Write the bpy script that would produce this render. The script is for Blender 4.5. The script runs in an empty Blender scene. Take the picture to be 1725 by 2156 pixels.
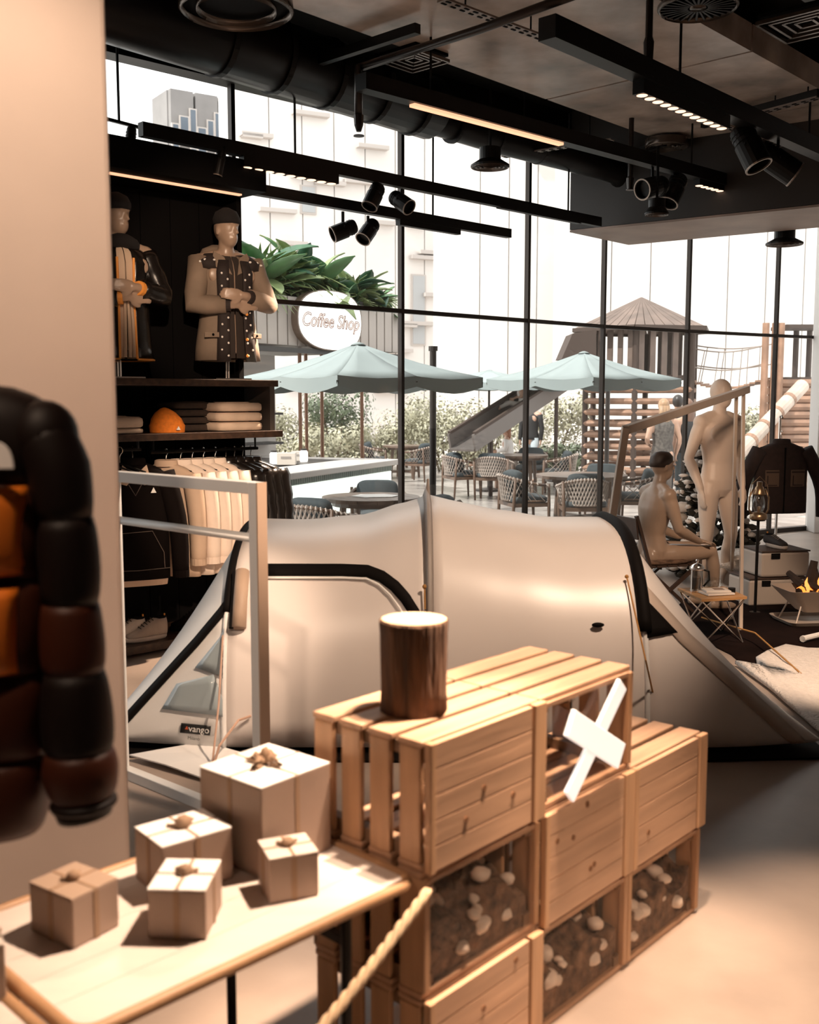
import bpy, bmesh, math, random
from mathutils import Vector, Matrix, Euler
random.seed(7)
S = bpy.context.scene
C = S.collection
PI = math.pi
V = Vector

# ------------------------------------------------------------------ camera
F = 2200.0
PITCH = math.atan(238 / 2200.0)
EYE = 1.65
cd = bpy.data.cameras.new('camera')
cam = bpy.data.objects.new('camera', cd)
C.objects.link(cam)
cam.location = (0, 0, EYE)
cam.rotation_euler = (PI / 2 - PITCH, 0, 0)
cd.sensor_fit = 'VERTICAL'
cd.sensor_height = 36.0
cd.sensor_width = 36.0 * 1725 / 2156
cd.lens = 36.0 * F / 2156
cd.clip_end = 400
cd.dof.use_dof = True
cd.dof.focus_distance = 8.5
cd.dof.aperture_fstop = 3.2
S.camera = cam

# ------------------------------------------------------------------ world, sun, exposure
S.view_settings.view_transform = 'Standard'
S.view_settings.look = 'None'
S.view_settings.exposure = 0.0
S.view_settings.gamma = 1.0
S.view_settings.use_curve_mapping = False
w = bpy.data.worlds.new('world')
S.world = w
w.use_nodes = True
bg = w.node_tree.nodes['Background']
bg.inputs[0].default_value = (1.0, 0.985, 0.97, 1)
bg.inputs[1].default_value = 2.3


def lamp(name, kind, loc, target, energy, col, **kw):
    d = bpy.data.lights.new(name, kind)
    d.energy = energy
    d.color = col
    for k, val in kw.items():
        setattr(d, k, val)
    o = bpy.data.objects.new(name, d)
    C.objects.link(o)
    o.location = loc
    o.rotation_euler = (V(target) - V(loc)).to_track_quat('-Z', 'Y').to_euler()
    return o


lamp('sun', 'SUN', (-8, 2, 14), (-8 + .75, 2 + .42, 14 - 1.15), 5.0, (1, .95, .88), angle=.01)
WARM = (1.0, .73, .53)

# ------------------------------------------------------------------ projection helpers (photo pixel -> place)
_c, _s = math.cos(PITCH), math.sin(PITCH)


def ray(x, y):
    u = (x - 862.5) / F
    t = (1078 - y) / F
    return V((u, _c + t * _s, -_s + t * _c))


def G(x, y, z=0.0):
    d = ray(x, y)
    return d * ((z - EYE) / d.z) + V((0, 0, EYE))


def P(x, y, Y):
    d = ray(x, y)
    return d * (Y / d.y) + V((0, 0, EYE))


def J(p):
    dz = p[2] - EYE
    dep = p[1] * _c - dz * _s
    return (862.5 + F * p[0] / dep, 1078 - F * (p[1] * _s + dz * _c) / dep)


# ------------------------------------------------------------------ materials
MATS = {}


def mat(name, col, rough=.6, metal=0., var=0., scale=6., st=(1, 1, 1), bump=0., col2=None, coat=0., sheen=0.,
        emit=0., ecol=None, spec=None, detail=4., lo=.3, hi=.7, trans=0., alpha=1., bscale=None, dist=.01):
    if name in MATS:
        return MATS[name]
    m = bpy.data.materials.new(name)
    m.use_nodes = True
    nt = m.node_tree
    b = nt.nodes['Principled BSDF']
    b.inputs['Base Color'].default_value = (*col, 1)
    b.inputs['Roughness'].default_value = rough
    b.inputs['Metallic'].default_value = metal
    b.inputs['Coat Weight'].default_value = coat
    b.inputs['Sheen Weight'].default_value = sheen
    b.inputs['Transmission Weight'].default_value = trans
    b.inputs['Alpha'].default_value = alpha
    if spec is not None:
        b.inputs['Specular IOR Level'].default_value = spec
    if emit:
        b.inputs['Emission Color'].default_value = (*(ecol or col), 1)
        b.inputs['Emission Strength'].default_value = emit
    if var or col2 or bump:
        tc = nt.nodes.new('ShaderNodeTexCoord')
        mp = nt.nodes.new('ShaderNodeMapping')
        mp.inputs['Scale'].default_value = st
        nz = nt.nodes.new('ShaderNodeTexNoise')
        nz.inputs['Scale'].default_value = scale
        nz.inputs['Detail'].default_value = detail
        nt.links.new(tc.outputs['Object'], mp.inputs[0])
        nt.links.new(mp.outputs[0], nz.inputs['Vector'])
        if var or col2:
            cr = nt.nodes.new('ShaderNodeValToRGB')
            cr.color_ramp.elements[0].position = lo
            cr.color_ramp.elements[1].position = hi
            a = tuple(max(0, k * (1 - var)) for k in col)
            z = col2 or tuple(min(1, k * (1 + var)) for k in col)
            cr.color_ramp.elements[0].color = (*a, 1)
            cr.color_ramp.elements[1].color = (*z, 1)
            nt.links.new(nz.outputs[0], cr.inputs[0])
            nt.links.new(cr.outputs[0], b.inputs['Base Color'])
        if bump:
            bp = nt.nodes.new('ShaderNodeBump')
            bp.inputs['Strength'].default_value = bump
            bp.inputs['Distance'].default_value = dist
            src = nz
            if bscale:
                src = nt.nodes.new('ShaderNodeTexNoise')
                src.inputs['Scale'].default_value = bscale
                nt.links.new(mp.outputs[0], src.inputs['Vector'])
            nt.links.new(src.outputs[0], bp.inputs['Height'])
            nt.links.new(bp.outputs[0], b.inputs['Normal'])
    MATS[name] = m
    return m


def glass_mat(name, tint=(1, 1, 1), refl=.06, rough=.0):
    m = bpy.data.materials.new(name)
    m.use_nodes = True
    nt = m.node_tree
    for n in list(nt.nodes):
        nt.nodes.remove(n)
    o = nt.nodes.new('ShaderNodeOutputMaterial')
    mx = nt.nodes.new('ShaderNodeMixShader')
    t = nt.nodes.new('ShaderNodeBsdfTransparent')
    g = nt.nodes.new('ShaderNodeBsdfGlossy')
    t.inputs[0].default_value = (*tint, 1)
    g.inputs['Roughness'].default_value = rough
    mx.inputs[0].default_value = refl
    nt.links.new(t.outputs[0], mx.inputs[1])
    nt.links.new(g.outputs[0], mx.inputs[2])
    nt.links.new(mx.outputs[0], o.inputs[0])
    MATS[name] = m
    return m


BLACK = mat('matte_black', (.0035, .003, .003), .7, spec=.08)
BLACKM = mat('black_metal', (.006, .005, .0045), .42, spec=.25)
CHROME = mat('chrome', (.75, .70, .66), .18, 1.0)
WHITEP = mat('white_paint', (.80, .77, .74), .45)
GLASS = glass_mat('window_glass', (.97, .985, .98), .05)
ACRY = glass_mat('acrylic', (.95, .93, .91), .022, .03)
CLEAR = glass_mat('clear_glass', (.90, .90, .88), .16, .02)


# ------------------------------------------------------------------ mesh builder
INV = {}


class MB:
    def __init__(self):
        self.v = []
        self.f = []

    def add(self, vs, fs):
        n = len(self.v)
        self.v += [V(p) for p in vs]
        self.f += [tuple(i + n for i in q) for q in fs]
        return self

    def box(self, c, s, R=None):
        x, y, z = s[0] / 2, s[1] / 2, s[2] / 2
        vs = [V((i, j, k)) for i in (-x, x) for j in (-y, y) for k in (-z, z)]
        if R is not None:
            vs = [R @ p for p in vs]
        vs = [p + V(c) for p in vs]
        return self.add(vs, [(0, 1, 3, 2), (4, 6, 7, 5), (0, 4, 5, 1), (2, 3, 7, 6), (0, 2, 6, 4), (1, 5, 7, 3)])

    def bar(self, a, b, w, h, up=(0, 0, 1)):
        a, b = V(a), V(b)
        d = (b - a)
        L = d.length
        d.normalize()
        upv = V(up)
        if abs(d.dot(upv)) > .99:
            upv = V((0, 1, 0))
        sd = d.cross(upv).normalized()
        un = sd.cross(d)
        R = Matrix((d, sd, un)).transposed()
        return self.box((a + b) / 2, (L, w, h), R)

    def tube(self, pts, r, n=8, cap=True, closed=False, flat=1.0, up=None):
        pts = [V(p) for p in pts]
        m = len(pts)
        rs = r if isinstance(r, (list, tuple)) else [r] * m
        rings = []
        pu = None
        for i, p in enumerate(pts):
            if closed:
                t = pts[(i + 1) % m] - pts[i - 1]
            else:
                t = pts[min(i + 1, m - 1)] - pts[max(i - 1, 0)]
            if t.length < 1e-9:
                t = V((0, 0, 1))
            t.normalize()
            if up is not None:
                pu = V(up)
            elif pu is None:
                pu = V((0, 0, 1)) if abs(t.z) < .9 else V((0, 1, 0))
            a = (pu - t * pu.dot(t))
            if a.length < 1e-6:
                a = V((1, 0, 0)) - t * t.x
            a.normalize()
            b = t.cross(a)
            pu = a
            rings.append([p + (a * math.cos(2 * PI * k / n) * flat + b * math.sin(2 * PI * k / n)) * rs[i] for k in range(n)])
        return self.loft(rings, cap and not closed, closed)

    def loft(self, rings, cap=True, closed=False):
        n = len(rings[0])
        vs = [p for r in rings for p in r]
        fs = []
        m = len(rings)
        for i in range(m if closed else m - 1):
            a, b = i * n, ((i + 1) % m) * n
            for k in range(n):
                fs.append((a + k, a + (k + 1) % n, b + (k + 1) % n, b + k))
        if cap:
            fs.append(tuple(range(n))[::-1])
            fs.append(tuple((m - 1) * n + k for k in range(n)))
        return self.add(vs, fs)

    def ell(self, rings, n=20, cap=True):
        """rings: (centre, side-vector, front-vector, [power])"""
        out = []
        for q in rings:
            c, a, b = V(q[0]), V(q[1]), V(q[2])
            pw = q[3] if len(q) > 3 else 1.0
            rr = []
            for k in range(n):
                t = 2 * PI * k / n
                ct, st = math.cos(t), math.sin(t)
                rr.append(c + a * math.copysign(abs(ct) ** pw, ct) + b * math.copysign(abs(st) ** pw, st))
            out.append(rr)
        return self.loft(out, cap)

    def lathe(self, prof, n=24, c=(0, 0, 0), R=None, cap=True):
        rings = []
        for r, z in prof:
            ring = []
            for k in range(n):
                p = V((r * math.cos(2 * PI * k / n), r * math.sin(2 * PI * k / n), z))
                if R is not None:
                    p = R @ p
                ring.append(p + V(c))
            rings.append(ring)
        return self.loft(rings, cap)

    def blob(self, c, r, nu=12, nv=8, R=None, jit=0.):
        c = V(c)
        r = (r, r, r) if not isinstance(r, (tuple, list)) else r
        rings = []
        for j in range(nv + 1):
            a = -PI / 2 + PI * j / nv
            a = max(-PI / 2 + .02, min(PI / 2 - .02, a))
            ring = []
            for k in range(nu):
                t = 2 * PI * k / nu
                p = V((math.cos(a) * math.cos(t), math.cos(a) * math.sin(t), math.sin(a)))
                q = 1 + random.uniform(-jit, jit)
                p = V((p.x * r[0] * q, p.y * r[1] * q, p.z * r[2] * q))
                if R is not None:
                    p = R @ p
                ring.append(c + p)
            rings.append(ring)
        return self.loft(rings)

    def prism(self, poly, off):
        n = len(poly)
        vs = [V(p) for p in poly] + [V(p) + V(off) for p in poly]
        fs = [tuple(range(n)), tuple(range(n, 2 * n))[::-1]]
        for k in range(n):
            fs.append((k, (k + 1) % n, n + (k + 1) % n, n + k)[::-1])
        return self.add(vs, fs)

    def grid(self, rows):
        n = len(rows[0])
        vs = [p for r in rows for p in r]
        fs = [(i * n + k, i * n + k + 1, (i + 1) * n + k + 1, (i + 1) * n + k) for i in range(len(rows) - 1) for k in range(n - 1)]
        return self.add(vs, fs)

    def build(self, name, m, parent=None, smooth=False, bevel=0., solid=0., sub=0, org=None, fix=True):
        inv = INV.get(parent.name) if parent is not None else None
        vs = self.v
        loc = None
        if inv is not None:
            vs = [inv @ p for p in vs]
        elif parent is None:
            if org is None:
                xs = [p.x for p in vs]; ys = [p.y for p in vs]; zs = [p.z for p in vs]
                org = ((min(xs) + max(xs)) / 2, (min(ys) + max(ys)) / 2, min(zs))
            loc = V(org)
            vs = [p - loc for p in vs]
        me = bpy.data.meshes.new(name)
        me.from_pydata([tuple(p) for p in vs], [], self.f)
        if fix:
            bm = bmesh.new()
            bm.from_mesh(me)
            bmesh.ops.recalc_face_normals(bm, faces=bm.faces)
            bm.to_mesh(me)
            bm.free()
        if smooth:
            me.shade_smooth()
        me.materials.append(m)
        o = bpy.data.objects.new(name, me)
        C.objects.link(o)
        if loc is not None:
            o.location = loc
        if parent is not None:
            o.parent = parent
            if inv is not None:
                INV[o.name] = inv
        if bevel:
            q = o.modifiers.new('bevel', 'BEVEL')
            q.width = bevel
            q.segments = 2
            q.limit_method = 'ANGLE'
        if solid:
            q = o.modifiers.new('solid', 'SOLIDIFY')
            q.thickness = solid
            q.offset = 0
        if sub:
            q = o.modifiers.new('sub', 'SUBSURF')
            q.levels = sub
            q.render_levels = sub
        return o


def tag(o, label, cat, group=None, kind=None):
    o['label'] = label
    o['category'] = cat
    if group:
        o['group'] = group
    if kind:
        o['kind'] = kind
    return o


def thing(name, label, cat, loc=(0, 0, 0), rz=0., group=None, world=False, kind=None):
    """Empty at the thing's base. world=True: parts are given in place coordinates."""
    o = bpy.data.objects.new(name, None)
    o.empty_display_size = .1
    C.objects.link(o)
    o.location = loc
    o.rotation_euler = (0, 0, rz)
    if label:
        tag(o, label, cat, group)
    if kind:
        o['kind'] = kind
    if world:
        INV[o.name] = (Matrix.Translation(V(loc)) @ Matrix.Rotation(rz, 4, 'Z')).inverted()
    return o


def struct(o):
    o['kind'] = 'structure'
    return o


def copy_tree(o, parent=None):
    c = o.copy()
    C.objects.link(c)
    c.parent = parent
    for ch in list(o.children):
        copy_tree(ch, c)
    return c


def dup(o, loc, rz=None, label=None, scale=None):
    c = copy_tree(o)
    c.location = loc
    if rz is not None:
        c.rotation_euler = (0, 0, rz)
    if label:
        c['label'] = label
    if scale:
        c.scale = (scale,) * 3
    return c


def remesh(o, vox, it=6):
    q = o.modifiers.new('r', 'REMESH')
    q.mode = 'VOXEL'
    q.voxel_size = vox
    if it:
        q = o.modifiers.new('s', 'SMOOTH')
        q.factor = .5
        q.iterations = it
    dg = bpy.context.evaluated_depsgraph_get()
    me = bpy.data.meshes.new_from_object(o.evaluated_get(dg))
    o.modifiers.clear()
    o.data = me
    me.shade_smooth()
    return o


def text_mesh(name, body, m, parent, M, size, shear=0., outline=0., extr=.002, align='CENTER'):
    """lettering as a mesh: M places it (x right, y up, z out)"""
    cu = bpy.data.curves.new(name, 'FONT')
    cu.body = body
    cu.size = size
    cu.shear = shear
    cu.align_x = align
    cu.align_y = 'CENTER'
    if outline:
        cu.fill_mode = 'NONE'
        cu.bevel_depth = outline
        cu.bevel_resolution = 0
    else:
        cu.extrude = extr
    o = bpy.data.objects.new(name, cu)
    C.objects.link(o)
    dg = bpy.context.evaluated_depsgraph_get()
    me = bpy.data.meshes.new_from_object(o.evaluated_get(dg))
    bpy.data.objects.remove(o)
    me.transform(M)
    inv = INV.get(parent.name)
    if inv is not None:
        me.transform(inv)
    me.materials.clear()
    me.materials.append(m)
    o = bpy.data.objects.new(name, me)
    C.objects.link(o)
    o.parent = parent
    if inv is not None:
        INV[o.name] = inv
    return o


def frame_matrix(o, x, y):
    """matrix with x axis, y axis, z = x cross y, at o"""
    x = V(x).normalized()
    z = x.cross(V(y)).normalized()
    y = z.cross(x)
    return Matrix.Translation(V(o)) @ Matrix((x, y, z)).transposed().to_4x4()


def rotz(a):
    return Matrix.Rotation(a, 3, 'Z')


U45 = V((.737, .676, 0)).normalized()       # along the glass front
N45 = V((-U45.y, U45.x, 0))                 # out through the glass

# ================================================================== SETTING
CONC = mat('polished_concrete', (.34, .27, .225), .34, var=.28, scale=1.3, detail=8, bump=.05, bscale=40)
# floor is cut along the glass front: a polygon slab
base0 = V((-.076, 9.226, 0))
GPT = [base0 + U45 * k for k in (-6.1, 2.86)] + [V((3.114, 11.95, 0)), V((4.356, 12.75, 0)), V((5.25, 13.25, 0))]
poly = [V((p.x, p.y, 0)) for p in GPT] + [V((5.35, -3, 0)), V((GPT[0].x, -3, 0))]
fl = struct(MB().prism(poly, (0, 0, -.12)).build('floor', CONC))


def glass_at(px):
    """point on the glass front's base line seen at photo column px (at eye level)"""
    d = ray(px, 840)
    k = d.x / d.y
    for a, b in zip(GPT[:-1], GPT[1:]):
        den = (b.x - a.x) - k * (b.y - a.y)
        t = (k * a.y - a.x) / den
        if -1e-6 <= t <= 1.000001:
            return a.lerp(b, t)
    return None


ZT, ZTR = 4.0, 2.41
mull_px = [498, 845, 1108, 1267, 1444, 1629]
stops = [GPT[0], base0 + U45 * -3.3] + [glass_at(q) for q in mull_px] + [GPT[-1]]
MULL = mat('mullion_bronze', (.030, .022, .018), .38, .5)
for i, (a, b) in enumerate(zip(stops[:-1], stops[1:])):
    d = (b - a).normalized()
    n = V((-d.y, d.x, 0))
    root = struct(MB().bar(a + V((0, 0, 2.0)), b + V((0, 0, 2.0)), .012, 4.0).build('window_%d' % (i + 1), GLASS))
    o = MB().box(b + V((0, 0, 2.0)), (.05, .034, 4.0), Matrix((n, d, V((0, 0, 1)))).transposed())
    INV[root.name] = Matrix.Translation(-root.location)
    o.build('mullion', MULL, root)
    MB().bar(a + V((0, 0, ZTR)), b + V((0, 0, ZTR)), .045, .036).build('transom', MULL, root)
    MB().bar(a + V((0, 0, .03)), b + V((0, 0, .03)), .09, .06).build('sill', MULL, root)
    MB().bar(a + V((0, 0, 4.02)), b + V((0, 0, 4.02)), .16, .09).build('window_head', BLACKM, root)

WALLW = mat('wall_paint', (.62, .53, .46), .7)
zc = 4.45
struct(MB().box((GPT[0].x - .1, (GPT[0].y - 3) / 2, zc / 2), (.2, GPT[0].y + 3.3, zc)).build('wall_left', WALLW))
struct(MB().box((5.45, 5.15, zc / 2), (.2, 16.4, zc)).build('wall_right', WALLW))
struct(MB().box((.4, -3.1, zc / 2), (10.2, .2, zc)).build('wall_back', WALLW))
CEIL = mat('dark_ceiling', (.006, .005, .004), .7, spec=.1)
poly = [V((p.x, p.y, zc)) for p in GPT] + [V((5.5, -3.2, zc)), V((GPT[0].x - .1, -3.2, zc))]
struct(MB().prism(poly, (0, 0, .15)).build('ceiling', CEIL))
for i, (a, b) in enumerate(zip(GPT[:-1], GPT[1:])):   # black band between window head and ceiling
    struct(MB().bar(a + V((0, 0, 4.26)), b + V((0, 0, 4.26)), .14, .42).build('trim_%d' % (i + 1), CEIL))

# white column beside the foreground jacket
COL = mat('column_plaster', (.66, .54, .47), .62, var=.06, scale=2.0)
Rc_ = rotz(math.radians(19))
struct(MB().box(V((-.775, 2.78, 2.225)) + Rc_ @ V((-.8, .3, 0)), (1.6, .6, 4.45), Rc_).build('wall_column', COL, bevel=.012))
# pale end column at the far right of the glass front
e = glass_at(1708)
struct(MB().box((e.x + .22, e.y - .15, 2.225), (.46, .30, 4.45)).build('wall_end_column', mat('end_column', (.70, .66, .63), .5), bevel=.01))
# ================================================================== CEILING FITTINGS
SLAB = mat('glossy_concrete_slab', (.42, .33, .275), .25, var=.45, scale=2.2, detail=9, bump=.12, bscale=9, spec=.6)
zs = 4.0
# lower slab raft (its long edges run with the glass front)
p1, p2 = G(614, 16, zs), G(1330, 274, zs)
q1, q2 = G(1489, 56, zs), G(1725, 193, zs)
ud = (p2 - p1).normalized()
nd = V((-ud.y, ud.x, 0))
wr = abs((q1 - p1).dot(nd))
raft = thing('ceiling_raft', None, None, tuple(p1), world=True, kind='structure')
ls = [-2.2, -.55, 1.05, 2.65, 4.25, 6.2]
L = (p2 - p1).length
for a, b in zip(ls[:-1], ls[1:]):
    MB().prism([p1 + ud * (a + .012), p1 + ud * (b - .012), p1 + ud * (b - .012) - nd * wr, p1 + ud * (a + .012) - nd * wr], (0, 0, .18)).build('panel', SLAB, raft)
raft2 = thing('ceiling_raft', None, None, tuple(p1 - nd * (wr + .55)), world=True, kind='structure')
o0 = p1 - nd * (wr + .62)
for a, b in zip(ls[:-1], ls[1:]):
    MB().prism([o0 + ud * (a + .012), o0 + ud * (b - .012), o0 + ud * (b - .012) - nd * 1.6, o0 + ud * (a + .012) - nd * 1.6], (0, 0, .18)).build('panel', mat('dark_slab', (.02, .016, .014), .35, var=.4, scale=2), raft2)

# bulkhead box hanging by the glass
zb = 3.3
b0, b1, b2 = G(1200, 484, zb), G(1707, 431, zb), G(1324, 511, zb)
w1 = (b1 - b0) * 1.15
w2 = (b2 - b0)
BULK = mat('bulkhead_plaster', (.022, .017, .014), .5, var=.3, scale=1.2)
struct(MB().prism([b0, b0 + w1, b0 + w1 + w2, b0 + w2], (0, 0, 1.15)).build('trim_bulkhead', BULK))
struct(MB().prism([b0 + V((0, 0, -.004)), b0 + w1 + V((0, 0, -.004)), b0 + w1 + w2 + V((0, 0, -.004)), b0 + w2 + V((0, 0, -.004))], (0, 0, -.02)).build('trim_soffit', mat('soffit', (.30, .22, .18), .5, var=.2, scale=2)))

# tracks -------------------------------------------------------------
LED = mat('led_warm', (1, .55, .3), .5, emit=1.25, ecol=(1, .52, .30))
LEDW = mat('led_dot', (1, .7, .5), .5, emit=1.8, ecol=(1, .64, .44))


def track(a, b, w, h, label, hang, zc_=4.2):
    r = thing('lighting_track', label, 'track', tuple(a), world=True, group='black lighting tracks')
    MB().bar(a, b, w, h).build('rail', BLACKM, r)
    for t in hang:
        p = a.lerp(b, t)
        MB().tube([p + V((0, 0, h / 2)), V((p.x, p.y, zc_))], .009, 6).build('suspension_rod', BLACKM, r)
    return r


A0, A1 = G(296, 272, 3.3), G(1262, 468, 3.3)
B0, B1 = G(228, 345, 3.1), G(1072, 492, 3.1)
C0, C1 = G(760, 172, 3.6), G(1716, 432, 3.6)
D0, D1 = G(1152, 58, 3.6), G(1790, 345, 3.6)
tA = track(A0, A1, .06, .085, 'long black light track crossing the windows with a stepped lamp', (.25, .9))
tB = track(B0, B1, .06, .075, 'lowest black light track running out from the black display wall', (.75,))
tC = track(C0, C1, .10, .10, 'black light track with a long glowing orange strip', (.1, .62, .96))
tD = track(D0, D1, .11, .12, 'black light track nearest the top right corner', (.33, .8))


def at_px(a, b, px):
    lo, hi = 0., 1.
    for _ in range(40):
        m = (lo + hi) / 2
        if J(a.lerp(b, m))[0] < px:
            lo = m
        else:
            hi = m
    return a.lerp(b, lo)


def strip(par, a, b, x0, x1, drop, w, h, m, dots=0, dm=None):
    s, e = at_px(a, b, x0), at_px(a, b, x1)
    dz = V((0, 0, -drop))
    o = MB().bar(s + dz, e + dz, w, h).build('linear_lamp', m, par)
    for k in range(dots):
        p = s.lerp(e, (k + .5) / dots) + dz + V((0, 0, -h / 2 - .002))
        MB().lathe([(.030, .003), (.034, 0), (.026, -.003)], 12, p).build('led', dm, o)
    return o


strip(tB, B0, B1, 228, 506, .05, .035, .02, LED)
strip(tB, B0, B1, 838, 966, .06, .05, .045, BLACKM)
strip(tA, A0, A1, 508, 708, .075, .06, .07, BLACKM, 9, LEDW)
strip(tC, C0, C1, 868, 1182, .058, .05, .02, LED)
strip(tC, C0, C1, 1468, 1592, .075, .06, .05, BLACKM, 12, LEDW)
strip(tD, D0, D1, 1345, 1528, .10, .075, .085, BLACKM, 12, LEDW)
strip(tA, A0, A1, 1050, 1220, .046, .05, .012, BLACKM)


# spotlights ---------------------------------------------------------
def spot(p, aim, label, L=.17, r=.062, power=0., size=60, name='track_spotlight', drop=.10, blend=.6, soft=.06):
    """p: point on the track underside; aim: direction of the beam"""
    g = 'black track spotlights'
    root = thing(name, label, 'spotlight', tuple(p), world=True, group=g)
    aim = V(aim).normalized()
    c = p + V((0, 0, -drop))
    MB().tube([p, p + V((0, 0, -drop * .8))], .012, 8).build('stem', BLACKM, root)
    side = aim.cross(V((0, 0, 1)))
    side = side.normalized() if side.length > .01 else V((1, 0, 0))
    MB().tube([c + side * (r + .01) + V((0, 0, .02)), c + V((0, 0, .03)), c - side * (r + .01) + V((0, 0, .02))], .009, 6).build('yoke', BLACKM, root)
    R = aim.to_track_quat('Z', 'Y').to_matrix()
    h = MB().lathe([(r * .72, -L * .62), (r * .86, -L * .55), (r * .9, -L * .2), (r, -L * .15), (r, L * .5), (r * .84, L * .5), (r * .80, L * .30), (.004, L * .26)], 20, c, R)
    ho = h.build('lamp_housing', BLACKM, root, smooth=False)
    MB().lathe([(r * 1.0, L * .49), (r * 1.03, L * .5), (r * 1.03, L * .535), (r * .9, L * .535), (r * .9, L * .49)], 20, c, R, cap=False).build('rim', mat('spot_rim', (.30, .24, .2), .3, .6), ho)
    for k in (-.35, -.45):
        MB().lathe([(r * .95, L * k), (r * .95, L * (k + .04)), (r * .7, L * (k + .04)), (r * .7, L * k)], 16, c, R, cap=False).build('cooling_fin', BLACKM, ho)
    if power:
        q = c + aim * (L * .55)
        lamp('spot_beam', 'SPOT', q, q + aim, power, WARM, spot_size=math.radians(size), spot_blend=blend, shadow_soft_size=soft)
    return root


def spot_at(a, b, px, aim, label, half=.05, **kw):
    p = at_px(a, b, px) + V((0, 0, -half))
    return spot(p, aim, label, **kw)


def to(p, q):
    return V(q) - V(p)


sp = at_px(A0, A1, 782)
spot_at(A0, A1, 787, to(sp, (-1.25, 6.95, 1.0)), 'spotlight tipped down, first of two on the upper window track', power=1100, size=46)
sp = at_px(A0, A1, 842)
spot_at(A0, A1, 846, (.55, -.45, -.45), 'spotlight turned right, second of two on the upper window track', power=0)
spot_at(B0, B1, 722, (-.9, -.3, -.4), 'left spotlight of the pair under the lowest track', drop=.14, power=0)
spot_at(B0, B1, 775, (-.45, -.55, -.75), 'right spotlight of the pair under the lowest track', drop=.12, power=0)
sp = at_px(C0, C1, 1372)
spot_at(C0, C1, 1375, (-.75, -.55, -.25), 'shiny spotlight facing left under the orange-lit track', r=.085, L=.24, drop=.16, power=0)
spot_at(C0, C1, 1420, (-.42, -.3, -.85), 'shiny spotlight pointing down under the orange-lit track', r=.085, L=.24, drop=.15, power=0)
spot_at(D0, D1, 1582, (.30, -.25, -.75), 'near left spotlight of the pair under the top right track', r=.095, L=.28, drop=.15)
spot_at(D0, D1, 1640, (.62, -.05, -.42), 'right spotlight of the pair under the top right track', r=.095, L=.30, drop=.17, power=0)
# small slim spots in front of the display wall (upper left)
W0, W1 = G(215, 248, 3.42), G(330, 278, 3.42)
tW = track(W0, W1, .02, .02, 'thin black rail by the white column', (.3,))
p = G(272, 268, 3.38)
spot(p, (-.12, -.1, -1), 'slim cylinder spotlight on the thin rail by the column', L=.20, r=.036, drop=.12)
spot_at(A0, A1, 462, (-.2, -.1, -1), 'slim cylinder spotlight half hidden by the upper window track', L=.17, r=.034, drop=.06)

# added front track, unseen above the frame, carrying the lamps that light the foreground
E0, E1 = V((-2.0, -.1, 3.6)), V((2.5, 4.4, 3.6))
tE = track(E0, E1, .10, .10, 'added black light track above the gift table, out of the picture', (.1, .9))
def fspot(t, target, power, size, label, blend=.7, soft=.06):
    p = E0.lerp(E1, t) + V((0, 0, -.05))
    spot(p, to(p - V((0, 0, .12)), target), label, L=.2, r=.07, power=power, size=size, blend=blend, soft=soft)
fspot(.62, (-.15, 2.15, .6), 1050, 32, 'unseen spotlight over the front aisle aimed at the gift table')
F0, F1 = V((.8, -1.2, 3.6)), V((3.6, 1.6, 3.6))  # second unseen track, added to carry the lamp that brightens the stones
tF = track(F0, F1, .10, .10, 'added black light track to the right of the front aisle, out of the picture', (.1, .9))
p = F0.lerp(F1, .42) + V((0, 0, -.05))
spot(p, to(p - V((0, 0, .12)), (.55, 2.72, .22)), 'added unseen spotlight on the front right track aimed at the stones in the crates', L=.2, r=.07, power=420, size=18, blend=.8)
fspot(.58, (.40, 2.70, .75), 900, 36, 'unseen spotlight over the front aisle aimed at the crates')
fspot(.70, (1.45, 2.75, 0), 620, 34, 'unseen spotlight over the front aisle aimed at the open floor')
fspot(.30, (-1.15, 2.75, 1.70), 185, 62, 'unseen spotlight over the front aisle aimed at the column')
fspot(.20, (-.95, 1.75, 1.0), 140, 46, 'unseen spotlight over the front aisle aimed at the puffer jacket')
fspot(.42, (-1.3, 7.15, 2.45), 1000, 17, 'added unseen spotlight over the front aisle aimed at the half mannequins')
fspot(.50, (-1.2, 7.0, .95), 1300, 16, 'added unseen spotlight over the front aisle aimed at the pale coats')
fspot(.82, (.4, 5.2, .8), 420, 46, 'unseen spotlight over the front aisle aimed at the tent')
fspot(.93, (2.75, 6.2, 0), 850, 34, 'added unseen spotlight over the front aisle aimed at the fur rug')
fspot(.98, (2.35, 7.7, .25), 500, 24, 'added unseen spotlight over the front aisle aimed at the camp table')
fspot(.56, (2.5, 8.7, 1.25), 1500, 13, 'added unseen spotlight over the front aisle aimed at the standing mannequin', soft=.3)
fspot(.66, (-1.0, 4.5, .8), 720, 26, 'added unseen spotlight over the front aisle aimed at the white rack')  # lamp added in place of window light on the rack

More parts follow.
